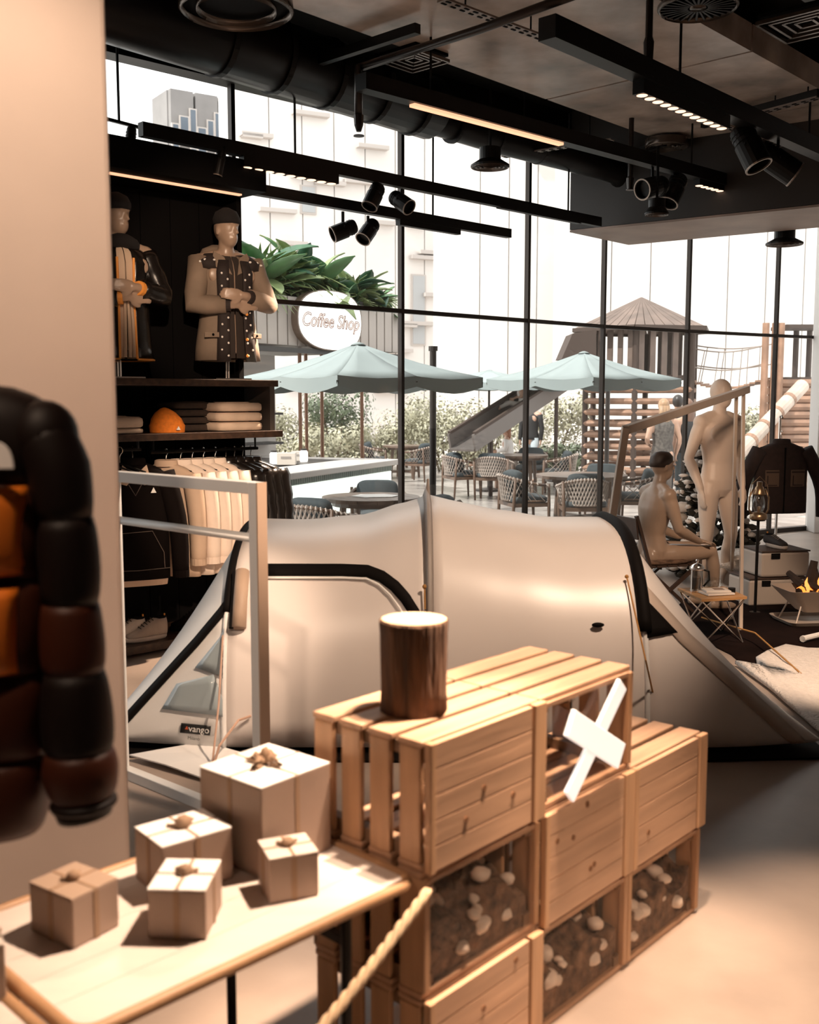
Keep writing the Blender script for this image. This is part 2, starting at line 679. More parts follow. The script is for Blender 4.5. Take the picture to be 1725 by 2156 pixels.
# ducts and vents -----------------------------------------------------
DUCT = mat('black_duct', (.006, .005, .0045), .38, .0, spec=.22)
r = thing('ventilation_duct', 'fat round black duct running along the window head', 'duct', world=True, loc=(-2.2, 6.5, 4.0))
d0, d1 = P(200, -8, 6.35), P(905, 228, 8.55)
MB().tube([d0 - U45 * 2.0, d0, d1], .235, 24).build('duct_pipe', DUCT, r, smooth=True)
for t in (.30, .46, .62, .78, .93):
    p = d0.lerp(d1, t)
    MB().tube([p - U45 * .02, p + U45 * .02], .246, 24).build('joint_band', BLACKM, r)
e0, e1 = P(890, 252, 8.6), P(1335, 366, 10.4)
r2 = thing('ventilation_duct', 'narrower black duct continuing toward the bulkhead', 'duct', world=True, loc=tuple(e0))
MB().tube([e0 - U45 * .1, e0 + V((0, 0, .03)), e0.lerp(e1, .3), e1 - U45 * .55, e1 - U45 * .25 - V((0, 0, .02)), e1 - U45 * .1 - V((0, 0, .22))], .12, 20).build('duct_pipe', DUCT, r2, smooth=True)
for t in (.12, .3, .5, .7):
    p = e0.lerp(e1, t)
    MB().tube([p - U45 * .015, p + U45 * .015], .128, 20).build('joint_band', BLACKM, r2)


def hang_vent(px, py, Y, rad, label, top=4.3, cone=1.5):
    c = P(px, py, Y)
    o = thing('hanging_air_outlet', label, 'air outlet', tuple(c), world=True, group='round hanging air outlets')
    MB().lathe([(rad * .72, 0), (rad * .72, rad * 1.0)], 24, c + V((0, 0, .03))).build('neck', DUCT, o, smooth=False)
    MB().lathe([(rad * .70, .06), (rad * cone * .86, .015), (rad * cone * .86, 0), (rad * .6, .012)], 28, c).build('flange', BLACKM, o)
    for k in (.78, .6, .42, .24):
        MB().lathe([(rad * cone * k, .004), (rad * cone * (k + .05), -.006), (rad * cone * (k + .05), .008), (rad * cone * k, .012)], 28, c, cap=False).build('louvre_ring', mat('vent_ring', (.12, .09, .075), .35, .4), o)
    MB().tube([c + V((0, 0, rad)), V((c.x, c.y, top))], .012, 6).build('suspension_rod', BLACKM, o)
    return o


hang_vent(1032, 352, 8.6, .12, 'hanging round air outlet in front of the pale building', 4.1)
hang_vent(1383, 452, 8.8, .095, 'hanging drum air outlet below the two shiny spotlights', 3.7, 1.2)
hang_vent(1652, 515, 10.6, .14, 'hanging cone air outlet at far right window', 4.44, 1.5)


def ceil_vent(px, py, z, rad, label, rings=(.9, .7, .5, .3), hub=True, spokes=0):
    c = G(px, py, z)
    o = thing('ceiling_air_vent', label, 'air vent', tuple(c), world=True, group='round ceiling vents')
    MB().lathe([(rad, .06), (rad * 1.02, 0), (rad * .96, -.015), (rad * .93, .02)], 40, c, cap=False).build('rim', mat('vent_rim', (.10, .075, .06), .22, .55), o, smooth=True)
    MB().lathe([(rad * .95, .03), (rad * .95, .05)], 40, c).build('backing', BLACK, o)
    for k in rings:
        MB().lathe([(rad * k, .02), (rad * (k + .045), -.012), (rad * (k + .05), .02)], 36, c, cap=False).build('louvre_ring', MATS['vent_rim'], o, smooth=True)
    for k in range(spokes):
        a = 2 * PI * k / spokes
        d = V((math.cos(a), math.sin(a), 0))
        MB().bar(c + d * rad * .25 + V((0, 0, .005)), c + d * rad * .93 + V((0, 0, .005)), .012, .02).build('blade', BLACKM, o)
    if hub:
        MB().lathe([(.004, -.01), (rad * .2, -.008), (rad * .24, .02)], 24, c).build('hub', MATS['vent_rim'], o, smooth=True)
    return o


ceil_vent(498, 22, 3.88, .325, 'big round ceiling vent at the top left', rings=(.66,), hub=False)
c = G(498, 30, 3.87)
ceil_vent(1470, 16, 3.985, .235, 'round ceiling vent with radiating blades at the top right', rings=(), spokes=28)
ceil_vent(1404, 308, 3.92, .19, 'round ringed ceiling vent between the two right tracks', rings=(.8, .6, .4, .2))


def square_vent(px, py, z, s, label):
    c = G(px, py, z)
    o = thing('square_ceiling_vent', label, 'air vent', tuple(c), world=True, group='square ceiling vents')
    R = Matrix((ud, nd, V((0, 0, 1)))).transposed()
    for i, k in enumerate((1, .74, .48, .24)):
        h = s * k / 2
        m = MB()
        t = .016
        for sx, sy, lx, ly in ((0, h, 2 * h, t), (0, -h, 2 * h, t), (h, 0, t, 2 * h), (-h, 0, t, 2 * h)):
            m.box(c + R @ V((sx, sy, .004 * i)), (lx, ly, .02), R)
        m.build('louvre_frame', MATS['vent_rim'], o)
    MB().box(c + V((0, 0, .04)), (s * .98, s * .98, .02), R).build('backing', BLACK, o)
    return o


square_vent(872, 128, 3.95, .34, 'square ringed vent beside the slab edge')
square_vent(1700, 52, 3.8, .42, 'square framed vent in the top right corner')

# sprinkler pipe with elbow and drop
SPP = mat('black_pipe', (.03, .023, .02), .35, .4)
r = thing('sprinkler_pipe', 'black sprinkler pipe bending down in front of the windows', 'pipe', world=True, loc=(0, 7, 3.6))
a, b, c2 = G(1290, -40, 3.75), G(1010, 62, 3.75), G(755, 140, 3.75)
MB().tube([a, b, c2 + V((.03, 0, 0)), c2, c2 - V((0, 0, .06)), c2 - V((0, 0, .30))], .026, 10).build('pipe', SPP, r, smooth=True)
MB().tube([c2 - V((0, 0, .30)), c2 - V((0, 0, .36)), c2 - V((0, 0, .40))], [.034, .030, .016], 10).build('sprinkler_head', SPP, r)
MB().lathe([(.035, 0), (.035, .006)], 12, c2 - V((0, 0, .43))).build('deflector', SPP, r)
for i, (x, y, yy, z) in enumerate(((1022, 228, 0, 0),)):
    pass
for i, (px, py, z, ln, lb) in enumerate(((1368, 20, 3.95, .62, 'thick black sprinkler drop by the bladed vent'), (1328, 352, 3.6, .3, 'short sprinkler drop left of the two shiny spotlights'))):
    c = G(px, py, z)
    o = thing('sprinkler_drop', lb, 'sprinkler', tuple(c), world=True)
    MB().tube([V((c.x, c.y, 4.2)), c - V((0, 0, ln * .25)), c - V((0, 0, ln * .3)), c - V((0, 0, ln * .6))], [.022, .022, .032, .024], 10).build('drop_pipe', SPP, o)
    MB().lathe([(.035, 0), (.035, .006)], 12, c - V((0, 0, ln * .63))).build('deflector', SPP, o)

# perforated cable rails running across the slab
PERF = mat('perforated_steel', (.24, .19, .16), .35, .5)
for (x0, y0, x1, y1, z, lb) in ((1290, 294, 1060, 330, 3.78, 'perforated steel rail hanging beside the round outlet'),
                                (930, 0, 1160, 86, 3.86, 'perforated steel rail crossing the top of the slab'),
                                (1520, 262, 1725, 338, 3.82, 'perforated steel rail behind the top right spotlights'),
                                (1610, 235, 1725, 205, 3.9, 'perforated steel rail at the right edge of the ceiling')):
    a, b = G(x0, y0, z), G(x1, y1, z)
    o = thing('cable_rail', lb, 'rail', tuple(a), world=True, group='perforated cable rails')
    MB().bar(a, b, .07, .012).build('rail_base', PERF, o)
    m = MB()
    n = int((b - a).length / .07)
    d = (b - a).normalized()
    sd = V((-d.y, d.x, 0))
    for k in range(n):
        p = a.lerp(b, (k + .5) / n) - V((0, 0, .0075))
        for s in (-.018, .018):
            m.box(p + sd * s, (.036, .014, .004), Matrix((d, sd, V((0, 0, 1)))).transposed())
    h = m.build('slot', BLACK, o)
    h['kind'] = 'stuff'
    for t in (.2, .8):
        p = a.lerp(b, t)
        MB().tube([p, V((p.x, p.y, 4.3))], .006, 6).build('suspension_rod', BLACKM, o)
# dark unistrut lines across the slab, along the window normal
for i, (x0, y0, x1, y1, lb) in enumerate(((880, 60, 560, 165, 'dark rail on the slab at top centre'), (1725, 196, 1480, 262, 'dark rail on the slab at right'), (1400, 300, 1270, 345, 'dark rail on the slab by the ringed vent'))):
    a, b = G(x0, y0, 3.93), G(x1, y1, 3.93)
    tag(MB().bar(a, b, .05, .06).build('ceiling_strut', BLACKM), lb, 'rail', 'dark ceiling struts')
# ================================================================== FIGURES (builder)
STAND = dict(pel=(0, 0, .93), waist=(0, 0, 1.10), chest=(0, -.01, 1.30), neck=(0, .015, 1.50), head=(0, -.015, 1.665),
             shL=(.185, .01, 1.435), elL=(.235, .03, 1.14), wrL=(.235, -.03, .90), hdL=(0, -.15, -1),
             shR=(-.185, .01, 1.435), elR=(-.235, .03, 1.14), wrR=(-.235, -.03, .90), hdR=(0, -.15, -1),
             hpL=(.092, 0, .91), knL=(.105, -.03, .50), anL=(.105, .03, .085),
             hpR=(-.092, 0, .91), knR=(-.105, -.03, .50), anR=(-.105, .03, .085),
             hz=0., fz=0., face=True, hands=True, legs=True, wide=1.0)


def figure_mesh(m, pose, sc=1.0):
    q = dict(STAND)
    q.update(pose)
    g = lambda k: V(q[k]) * sc
    wd = q['wide']
    pel, waist, chest, neck = g('pel'), g('waist'), g('chest'), g('neck')
    up1 = (waist - pel).normalized()
    up2 = (neck - chest).normalized()
    Rf = rotz(q['fz'])
    sd = Rf @ V((1, 0, 0))

    def fw(u):
        return (Rf @ V((0, -1, 0)) - u * u.dot(Rf @ V((0, -1, 0)))).normalized()
    rings = []
    for c, u, a, b in ((pel - up1 * .115 * sc, up1, .075, .07), (pel - up1 * .05 * sc, up1, .155, .105), (pel + up1 * .03 * sc, up1, .165, .115),
                       (pel.lerp(waist, .6), up1, .148, .105), (waist, up1, .135 * wd, .098), (waist.lerp(chest, .5), up2, .152 * wd, .112),
                       (chest, up2, .180 * wd, .125), (chest + up2 * .07 * sc, up2, .188 * wd, .118), (chest.lerp(neck, .62), up2, .168 * wd, .10),
                       (chest.lerp(neck, .84), up2, .105, .078), (neck, up2, .058, .058)):
        rings.append((c, sd * a * sc, fw(u) * b * sc))
    m.ell(rings, 22)
    for s_ in (-1, 1):
        m.blob(chest + up2 * .035 * sc + sd * s_ * .082 * wd * sc + fw(up2) * .100 * sc, (.092 * sc, .026 * sc, .070 * sc), 14, 10, Rf)
        m.blob(pel - up1 * .02 * sc + sd * s_ * .075 * sc - fw(up1) * .075 * sc, (.085 * sc, .06 * sc, .09 * sc), 14, 10, Rf)
    hd = g('head')
    m.tube([neck - up2 * .03 * sc, neck.lerp(hd, .5), hd], [.062 * sc, .052 * sc, .05 * sc], 14)
    R = rotz(q['hz'])
    m.blob(hd + R @ V((0, .008, .022)) * sc, (.074 * sc, .095 * sc, .105 * sc), 18, 14, R)
    m.blob(hd + R @ V((0, -.022, -.045)) * sc, (.055 * sc, .066 * sc, .072 * sc), 16, 10, R)
    if q['face']:
        m.tube([hd + R @ V((0, -.082, .025)) * sc, hd + R @ V((0, -.098, 0)) * sc, hd + R @ V((0, -.106, -.018)) * sc, hd + R @ V((0, -.088, -.026)) * sc], [.008 * sc, .011 * sc, .014 * sc, .010 * sc], 8)
        m.blob(hd + R @ V((0, -.085, -.052)) * sc, (.022 * sc, .010 * sc, .008 * sc), 10, 6, R)
        m.blob(hd + R @ V((0, -.078, .042)) * sc, (.048 * sc, .016 * sc, .010 * sc), 10, 6, R)
        for s in (-1, 1):
            m.blob(hd + R @ V((s * .076, .01, -.005)) * sc, (.011 * sc, .020 * sc, .030 * sc), 8, 6, R)
    for s in 'LR':
        a, b, c = g('sh' + s), g('el' + s), g('wr' + s)
        m.blob(a, .064 * sc, 14, 10)
        inn = a.lerp(chest + up2 * .10 * sc, .55)
        m.tube([neck - up2 * .005 * sc, neck.lerp(a, .5) + up2 * .018 * sc, a + up2 * .012 * sc], [.042 * sc, .044 * sc, .05 * sc], 12)
        m.tube([inn, a, a.lerp(b, .3), a.lerp(b, .7), b, b.lerp(c, .25), b.lerp(c, .7), c], [k * sc for k in (.064, .062, .057, .048, .042, .046, .036, .028)], 14)
        if q['hands']:
            d = V(q['hd' + s]).normalized()
            hand(m, c, d, V(q.get('pn' + s, (-1 if s == 'L' else 1, 0, 0))), sc, 1 if s == 'L' else -1)
    if q['legs']:
        for s in 'LR':
            a, b, c = g('hp' + s), g('kn' + s), g('an' + s)
            m.tube([a.lerp(b, -.05), a.lerp(b, .15), a.lerp(b, .5), a.lerp(b, .85), b, b.lerp(c, .12), b.lerp(c, .32), b.lerp(c, .7), c], [k * sc for k in (.078, .090, .078, .060, .056, .052, .057, .040, .034)], 16)
            td = V(q.get('toe' + s, Rf @ V((0, -1, 0)))).normalized()
            f0 = c + V((0, 0, -.045 * sc))
            m.tube([f0 - td * .055 * sc, f0, f0 + td * .08 * sc - V((0, 0, .008 * sc)), f0 + td * .15 * sc - V((0, 0, .014 * sc)), f0 + td * .195 * sc - V((0, 0, .016 * sc))],
                   [k * sc for k in (.030, .040, .036, .033, .018)], 12)
    return m


def hand(m, w, d, n, sc, mir):
    """w wrist, d direction of the hand, n palm normal"""
    n = (n - d * n.dot(d)).normalized()
    s = d.cross(n) * mir
    R = Matrix((s, n, d)).transposed()
    m.tube([w - d * .01 * sc, w + d * .03 * sc], [.026 * sc, .024 * sc], 10)
    m.blob(w + d * .055 * sc, (.042 * sc, .017 * sc, .052 * sc), 14, 10, R)
    for k, (off, ln) in enumerate(((-.032, .062), (-.011, .078), (.011, .083), (.031, .074))):
        b = w + d * .095 * sc + s * off * sc
        d2 = (d + n * .22).normalized()
        d3 = (d + n * .75).normalized()
        m.tube([b - d * .02 * sc, b, b + d2 * ln * .5 * sc, b + d2 * ln * .5 * sc + d3 * ln * .5 * sc], [k2 * sc for k2 in (.0105, .0105, .0095, .0075)], 8)
    b = w + d * .035 * sc + s * .036 * sc
    dt = (d + s * .75 + n * .35).normalized()
    m.tube([b - s * .02 * sc, b, b + dt * .035 * sc, b + dt * .035 * sc + (d + n * .4).normalized() * .032 * sc], [k2 * sc for k2 in (.013, .013, .0115, .009)], 8)


# ================================================================== TERRACE
TZ = -.12
TER = mat('terrace_ground', (.42, .38, .35), .35, var=.15, scale=.8)
ter = MB().prism([base0 + U45 * -9 + N45 * .09 + V((0, 0, TZ)), GPT[1] + N45 * .09 + V((0, 0, TZ)), GPT[2] + N45 * .09 + V((0, 0, TZ)), GPT[4] + N45 * .09 + V((0, 0, TZ)), V((60, 20, TZ)), V((60, 80, TZ)), V((-60, 80, TZ)), V((-60, 4, TZ))], (0, 0, -.1))
ter = struct(ter.build('floor_terrace', TER))
TILE = [mat('deck_tile_%s' % n, c, .22, var=.18, scale=2.5, st=(1, 1, 1)) for n, c in (('pale', (.44, .40, .37)), ('mid', (.33, .295, .27)), ('dark', (.22, .195, .18)))]
tw, tl = .42, 1.25
INV[ter.name] = Matrix.Translation(-ter.location)
cells = []
for i in range(-30, 60):
    for j in range(-4, 40):
        c = base0 + U45 * (i * tw) + N45 * (.75 + j * tl + (i % 2) * tl / 2)
        if c.y < 9:
            continue
        x, y = J((c.x, c.y, TZ))
        if 540 < x < 1740 and 950 < y < 1200:
            cells.append((c.y, c, (i * 7 + j * 3) % 5))
cells.sort(key=lambda q: q[0])
Rt = Matrix((U45, N45, V((0, 0, 1)))).transposed()
tproto = {}
for k, (yy, c, q) in enumerate(cells[:290]):
    mi = (0, 1, 0, 2, 1)[q]
    if mi not in tproto:
        o = MB().box((0, 0, 0), (tw - .012, tl - .012, .02), Rt).build('tile', TILE[mi], None, org=(0, 0, 0))
        tproto[mi] = o
    else:
        o = tproto[mi].copy()
        C.objects.link(o)
    o.parent = ter
    o.location = V((c.x, c.y, TZ + .002)) - ter.location

# ---------------------------------------------------------------- buildings beyond
FAC = mat('pale_facade', (.80, .76, .73), .8, var=.05, scale=.4)
FACL = mat('facade_ledge', (.55, .50, .47), .8)
PANE = mat('blue_grey_pane', (.10, .13, .17), .12, spec=.8)


def building(name, label, x0, x1, Y0, Y1, ztop, pan, gap, windows=(), ledges=(), m=FAC, pane=None):
    a, b = P(x0, 840, Y0), P(x1, 840, Y1)
    a.z = b.z = TZ
    d = (b - a).normalized()
    n = V((-d.y, d.x, 0))
    o = thing(name, label, 'building', tuple(a), world=True)
    MB().prism([a + n * .3, b + n * .3, b + n * 2, a + n * 2], (0, 0, ztop)).build('wall', m, o)
    L = (b - a).length
    k = 0
    t = 0
    while t < L - .01:
        e = min(L, t + pan)
        MB().prism([a + d * (t + gap), a + d * (e - gap), a + d * (e - gap) + n * .3, a + d * (t + gap) + n * .3], (0, 0, ztop)).build('facade_panel', m, o)
        t = e
    R = Matrix((d, n, V((0, 0, 1)))).transposed()
    for (t, z, ww, hh) in windows:
        f = MB().box(a + d * t * L + V((0, 0, z)) - n * .02, (ww + .12, .1, hh + .12), R).build('window', FACL, o)
        MB().box(a + d * t * L + V((0, 0, z)) - n * .06, (ww, .06, hh), R).build('pane', pane or PANE, f)
    for (t, z, ww, hh) in ledges:
        MB().box(a + d * t * L + V((0, 0, z)) - n * .15, (ww, .3, hh), R).build('ledge', FACL, o)
    return o


wl = []
for i, t in enumerate((.06, .17, .28, .39, .50, .61, .72, .83, .94)):
    for z in (6.2, 7.8, 9.4, 11.0, 12.6):
        wl.append((t, z + (i % 3) * .35, .22 + .1 * (i % 2), 1.1))
building('city_building', 'slim grey office block with dark blue windows at upper left', 372, 532, 45, 47, 14.6, 1.1, .05, wl, m=mat('grey_facade', (.27, .255, .25), .8, var=.2, scale=.5))
ld = []
random.seed(3)
for i in range(26):
    ld.append((random.uniform(.02, .98), 2.2 + (i % 9) * 1.25 + random.uniform(-.2, .2), random.uniform(.7, 1.5), .14))
building('city_building', 'wide pale apartment house with small ledges behind the coffee kiosk', 505, 965, 38, 42, 15.0, 1.25, .02, [(.30, 9.0, .5, .9), (.44, 4.2, .55, 1.1), (.80, 5.2, .5, 2.6)], ld, pane=mat('pale_pane', (.45, .46, .47), .3))
building('city_building', 'tall pale tower of vertical panels right of the middle mullion', 948, 1205, 33, 34, 16.0, .95, .018, [(.62, 11.5, .9, 2.2)], [(.62, 10.2, 1.2, .15), (.60, 13.2, 1.2, .15)])
building('city_building', 'broad pale hall of tall panels behind the play tower', 1200, 1800, 30, 31, 11.0, 1.15, .02)

# ---------------------------------------------------------------- shrubs
LEAF = [mat('shrub_leaf_%d' % i, c, .5, var=.35, scale=3.) for i, c in enumerate(((.26, .27, .17), (.40, .38, .27), (.12, .15, .09)))]
WOODD = mat('twig', (.12, .08, .05), .8)


def shrub(px, Y, wdt, hgt, label, mi, nleaf=1500, seed=1):
    rnd = random.Random(seed)
    b = P(px, 840, Y)
    b.z = TZ
    o = thing('shrub', label, 'shrub', tuple(b), group='sunlit shrubs behind the terrace')
    m = MB()
    lumps = [(V((rnd.uniform(-.5, .5) * wdt, rnd.uniform(-.35, .35), rnd.uniform(.25, .85) * hgt)), rnd.uniform(.2, .42) * min(wdt, hgt)) for _ in range(12)]
    for k in range(nleaf):
        c, r = rnd.choice(lumps)
        a = V((rnd.gauss(0, 1), rnd.gauss(0, 1), rnd.gauss(0, 1))).normalized()
        p = c + a * r * rnd.uniform(.6, 1.05)
        if p.z < .03:
            continue
        t = V((rnd.gauss(0, 1), rnd.gauss(0, 1), rnd.gauss(0, 1))).normalized()
        s = (a.cross(t)).normalized() * rnd.uniform(.018, .034)
        t = s.cross(a).normalized() * rnd.uniform(.03, .06)
        m.add([p - s, p + t, p + s, p - t], [(0, 1, 2, 3)])
    f = m.build('foliage', LEAF[mi], o, fix=False)
    f['kind'] = 'stuff'
    m = MB()
    for k in range(5):
        c, r = lumps[k]
        m.tube([(c.x * .3, c.y * .3, 0), (c.x * .6, c.y * .6, c.z * .5), tuple(c)], [.03, .02, .01], 5)
    m.build('stem', WOODD, o)


for i, (px, Y, wd, hg, mi, lb) in enumerate((
        (612, 25, 1.2, 1.5, 1, 'low pale shrub behind the kiosk shelves'),
        (712, 25, 1.4, 1.95, 2, 'tall dark green shrub between the brown kiosk poles'),
        (690, 23.5, 1.6, 1.1, 1, 'low pale flowering shrub in front of the dark one'),
        (805, 26, 1.6, 1.4, 1, 'low pale shrub left of the dark parasol mast'),
        (870, 27, 1.6, 1.5, 1, 'pale shrub behind the dark parasol mast'),
        (945, 25.5, 1.9, 1.9, 1, 'broad pale shrub right of the dark parasol mast'),
        (1010, 26, 1.4, 1.6, 1, 'pale shrub above the foot of the slide'),
        (1160, 25, 1.6, 1.85, 1, 'pale shrub behind the slide, left of the play tower'),
        (1180, 23.6, .9, .9, 2, 'small dark shrub at the foot of the play tower'),
        (1575, 24, 1.3, 1.75, 1, 'pale shrub beneath the rope bridge'),
        (1600, 22, .8, .8, 2, 'small green shrub below the climbing log'))):
    shrub(px, Y, wd, hg, lb, mi, 3200, 20 + i)

# ---------------------------------------------------------------- coffee kiosk
K0, K1 = G(570, 1002, .88), G(838, 967, .88)
kd = (K1 - K0).normalized()
kn = V((-kd.y, kd.x, 0))
KL = (K1 - K0).length
K0f = V((K0.x, K0.y, TZ))
TOPM = mat('kiosk_top', (.62, .58, .55), .3)
DK = mat('kiosk_dark', (.03, .026, .024), .5)
RIB = mat('ribbed_teal', (.28, .34, .32), .6)
o = thing('coffee_bar_counter', 'angled coffee bar counter with pale top and glowing white front', 'counter', tuple(K0f), world=True)
zt = .88
K1e = K1 + kd * .05
MB().prism([K0 - kd * 1.2, K1e, K1e + kn * .62, K0 - kd * 1.2 + kn * .62], (0, 0, -.07)).build('counter_top', TOPM, o, bevel=.01)
MB().prism([K1e + kn * .62, K1e - kd * .35 + kn * .62, K1e - kd * .35 + kn * 2.2, K1e + kn * 2.2], (0, 0, -.07)).build('return_top', TOPM, o, bevel=.01)
dz = V((0, 0, -.07))
MB().prism([K0 - kd * 1.2 + kn * .10 + dz, K1 + kn * .10 + dz, K1 + kn * .55 + dz, K0 - kd * 1.2 + kn * .55 + dz], (0, 0, -.93)).build('counter_body', mat('counter_body', (.5, .48, .45), .6), o)
n = int(KL / .05)
m = MB()
for k in range(-20, n):
    p = K0 + kd * (k * .05 + .02) + kn * .085 + dz
    m.box(p + V((0, 0, -.035)), (.036, .03, .07), Matrix((kd, kn, V((0, 0, 1)))).transposed())
q = m.build('ribbed_band', RIB, o)
q['kind'] = 'stuff'
MB().prism([K0 + kn * .07 + kd * .05 + V((0, 0, -.15)), K1 + kn * .07 - kd * .05 + V((0, 0, -.15)), K1 + kn * .095 - kd * .05 + V((0, 0, -.15)), K0 + kn * .095 + kd * .05 + V((0, 0, -.15))], (0, 0, -.78)).build('glowing_panel', mat('glow_panel', (.9, .95, .9), .5, emit=1.0, ecol=(.95, 1, .95)), o)
MB().prism([K1 - kd * 1.45 + kn * .62, K1 - kd * .36 + kn * .62, K1 - kd * .36 + kn * 2.0, K1 - kd * 1.7 + kn * 1.6], (0, 0, -.6)).build('bar_interior', DK, o)

# upper kiosk: fascia on posts, set behind the counter front
q0 = P(520, 840, 12.6)
q1 = P(842, 840, 15.4)
q0.z = q1.z = 0
fd = (q1 - q0).normalized()
fn = V((-fd.y, fd.x, 0))
zf0 = P(600, 724, P(600, 840, 13.2).y).z
o = thing('coffee_kiosk', 'coffee kiosk canopy with vertical board fascia on thin posts', 'kiosk', (q0.x, q0.y, TZ), world=True)
FASC = mat('fascia_board', (.50, .44, .40), .55, var=.08, scale=2)
zf1 = 2.93
zf0 = 2.32
FL = (q1 - q0).length
nb = 17
for k in range(nb):
    a, b = q0 + fd * (FL * k / nb + .012), q0 + fd * (FL * (k + 1) / nb - .012)
    MB().prism([a + V((0, 0, zf0)), b + V((0, 0, zf0)), b + fn * .03 + V((0, 0, zf0)), a + fn * .03 + V((0, 0, zf0))], (0, 0, zf1 - zf0)).build('board', FASC, o, bevel=.004)
MB().prism([q0 + fn * .032 + V((0, 0, zf0)), q1 + fn * .032 + V((0, 0, zf0)), q1 + fn * 2.2 + V((0, 0, zf0)), q0 + fn * 2.2 + V((0, 0, zf0))], (0, 0, .5)).build('roof_box', DK, o)
MB().prism([q0 - fn * .06 + V((0, 0, zf0 - .03)), q1 - fn * .06 + V((0, 0, zf0 - .03)), q1 + fn * .03 + V((0, 0, zf0 - .03)), q0 + fn * .03 + V((0, 0, zf0 - .03))], (0, 0, -.06)).build('edge_trim', DK, o)
COPPER = mat('brown_pole', (.22, .11, .065), .4, .4)
for px, Yp in ((632, 14.0), (645, 15.3), (678, 14.8), (762, 15.0)):
    p = P(px, 840, Yp)
    MB().tube([(p.x, p.y, TZ), (p.x, p.y, zf0 + .02)], .025, 10).build('post', COPPER, o)
MB().box(q0 + fd * 1.0 + fn * 1.1 + V((0, 0, 1.1)), (1.6, .05, 2.3), Matrix((fd, fn, V((0, 0, 1)))).transposed()).build('rear_wall', mat('kiosk_rear', (.62, .58, .55), .6), o)
for z in (1.05, 1.45, 1.8):
    MB().box(q0 + fd * .95 + fn * .95 + V((0, 0, z)), (1.4, .28, .03), Matrix((fd, fn, V((0, 0, 1)))).transposed()).build('shelf', DK, o)
# sign
so = thing('coffee_sign', 'round glowing sign reading Coffee Shop on the kiosk fascia', 'sign', tuple(P(697, 735, 13.6)), world=True)
sc_ = P(697, 675, 13.85)
u2 = fd
ctr = None
den = fn.dot(ray(697, 675))
tt = fn.dot(q0 - fn * .10 - V((0, 0, EYE))) / den
ctr = ray(697, 675) * tt + V((0, 0, EYE))
ex = abs(((ray(762, 675) * (fn.dot(q0 - fn * .10 - V((0, 0, EYE))) / fn.dot(ray(762, 675)))) + V((0, 0, EYE)) - ctr).dot(fd))
ez = 62 * ctr.y / F
pts = []
for k in range(40):
    t = 2 * PI * k / 40
    ct, st = math.cos(t), math.sin(t)
    pts.append(ctr + fd * (ex * math.copysign(abs(ct) ** .8, ct)) + V((0, 0, ez * math.copysign(abs(st) ** .8, st) * (1.0 + .06 * ct))))
MB().prism(pts, fn * .10).build('sign_body', mat('sign_rim', (.16, .11, .08), .4), so)
pf = [ctr + (p - ctr) * .965 - fn * .006 for p in pts]
MB().prism(pf, fn * .02).build('sign_face', mat('sign_glow', (1, .97, .93), .4, emit=1.15, ecol=(1, .95, .90)), so)
text_mesh('lettering', 'Coffee Shop', mat('sign_letter', (.42, .27, .23), .5), so, frame_matrix(ctr - fn * .018 - fd * .02 + V((0, 0, -.02)), fd, (0, 0, 1)), ex * 2 * .178, shear=.28, outline=.0062)
# small things on the kiosk counter
CARD = mat('pale_card', (.62, .56, .5), .6)
for (px, py, w_, h_, lb) in ((604, 968, .22, .14, 'tan carton on the coffee counter beside the dark jackets'), (628, 960, .16, .12, 'white carton on the coffee counter')):
    g = G(px, py + 10, .88)
    o = thing('counter_carton', lb, 'box', tuple(g), kind=None)
    MB().box((0, 0, h_ / 2), (w_, .14, h_)).build('carton_body', CARD, o, bevel=.004)
    MB().box((0, -.071, h_ * .6), (w_ * .55, .004, h_ * .2)).build('printed_band', mat('card_band', (.3, .27, .25), .6), o)
for (px, py, lb) in ((577, 955, 'glowing jar lamp at the near end of the coffee counter'), (640, 950, 'glowing jar lamp on the coffee counter by the brown poles')):
    g = G(px, py + 22, .88)
    o = thing('jar_lamp', lb, 'lamp', tuple(g), group='jar lamps on the coffee counter')
    MB().lathe([(.045, 0), (.05, .02), (.05, .12), (.035, .14)], 14).build('jar', mat('jar_glow', (1, .95, .9), .3, emit=2.2, ecol=(1, .93, .85)), o)
    MB().lathe([(.037, .14), (.037, .16)], 14).build('lid', DK, o)

# planting along the kiosk roof ------------------------------------------------
GR = [mat('leaf_green_%d' % i, c, .38, var=.3, scale=5., spec=.5) for i, c in enumerate(((.035, .115, .05), (.10, .21, .09), (.24, .31, .13), (.018, .065, .035)))]


def leaf_paddle(L, wd, bend, name, m, par, M):
    rows = []
    n = 7
    for i in range(n):
        t = i / (n - 1)
        h = wd * (math.sin(PI * min(1, t * .93 + .07)) ** .7) * (1 - .25 * t)
        x = L * (t - bend * .18 * t * t)
        z = L * bend * (t * .3 - .55 * t * t)
        rows.append([M @ V((x, -h, z + .12 * h)), M @ V((x, 0, z - .02)), M @ V((x, h, z + .12 * h))])
    return MB().grid(rows).build(name, m, par, smooth=True, fix=False, solid=.003)


def leaf_fan(L, name, m, par, M):
    q = MB()
    n = 11
    for k in range(n):
        a = (k / (n - 1) - .5) * 2.6
        d = V((math.cos(a), math.sin(a), 0))
        s = V((-d.y, d.x, 0)) * .035 * L * 1.6
        q.add([M @ V((0, 0, 0)), M @ (d * L * .55 + s), M @ (d * L + V((0, 0, -.22 * L))), M @ (d * L * .55 - s)], [(0, 1, 2, 3)])
    return q.build(name, m, par, fix=False, solid=.003)


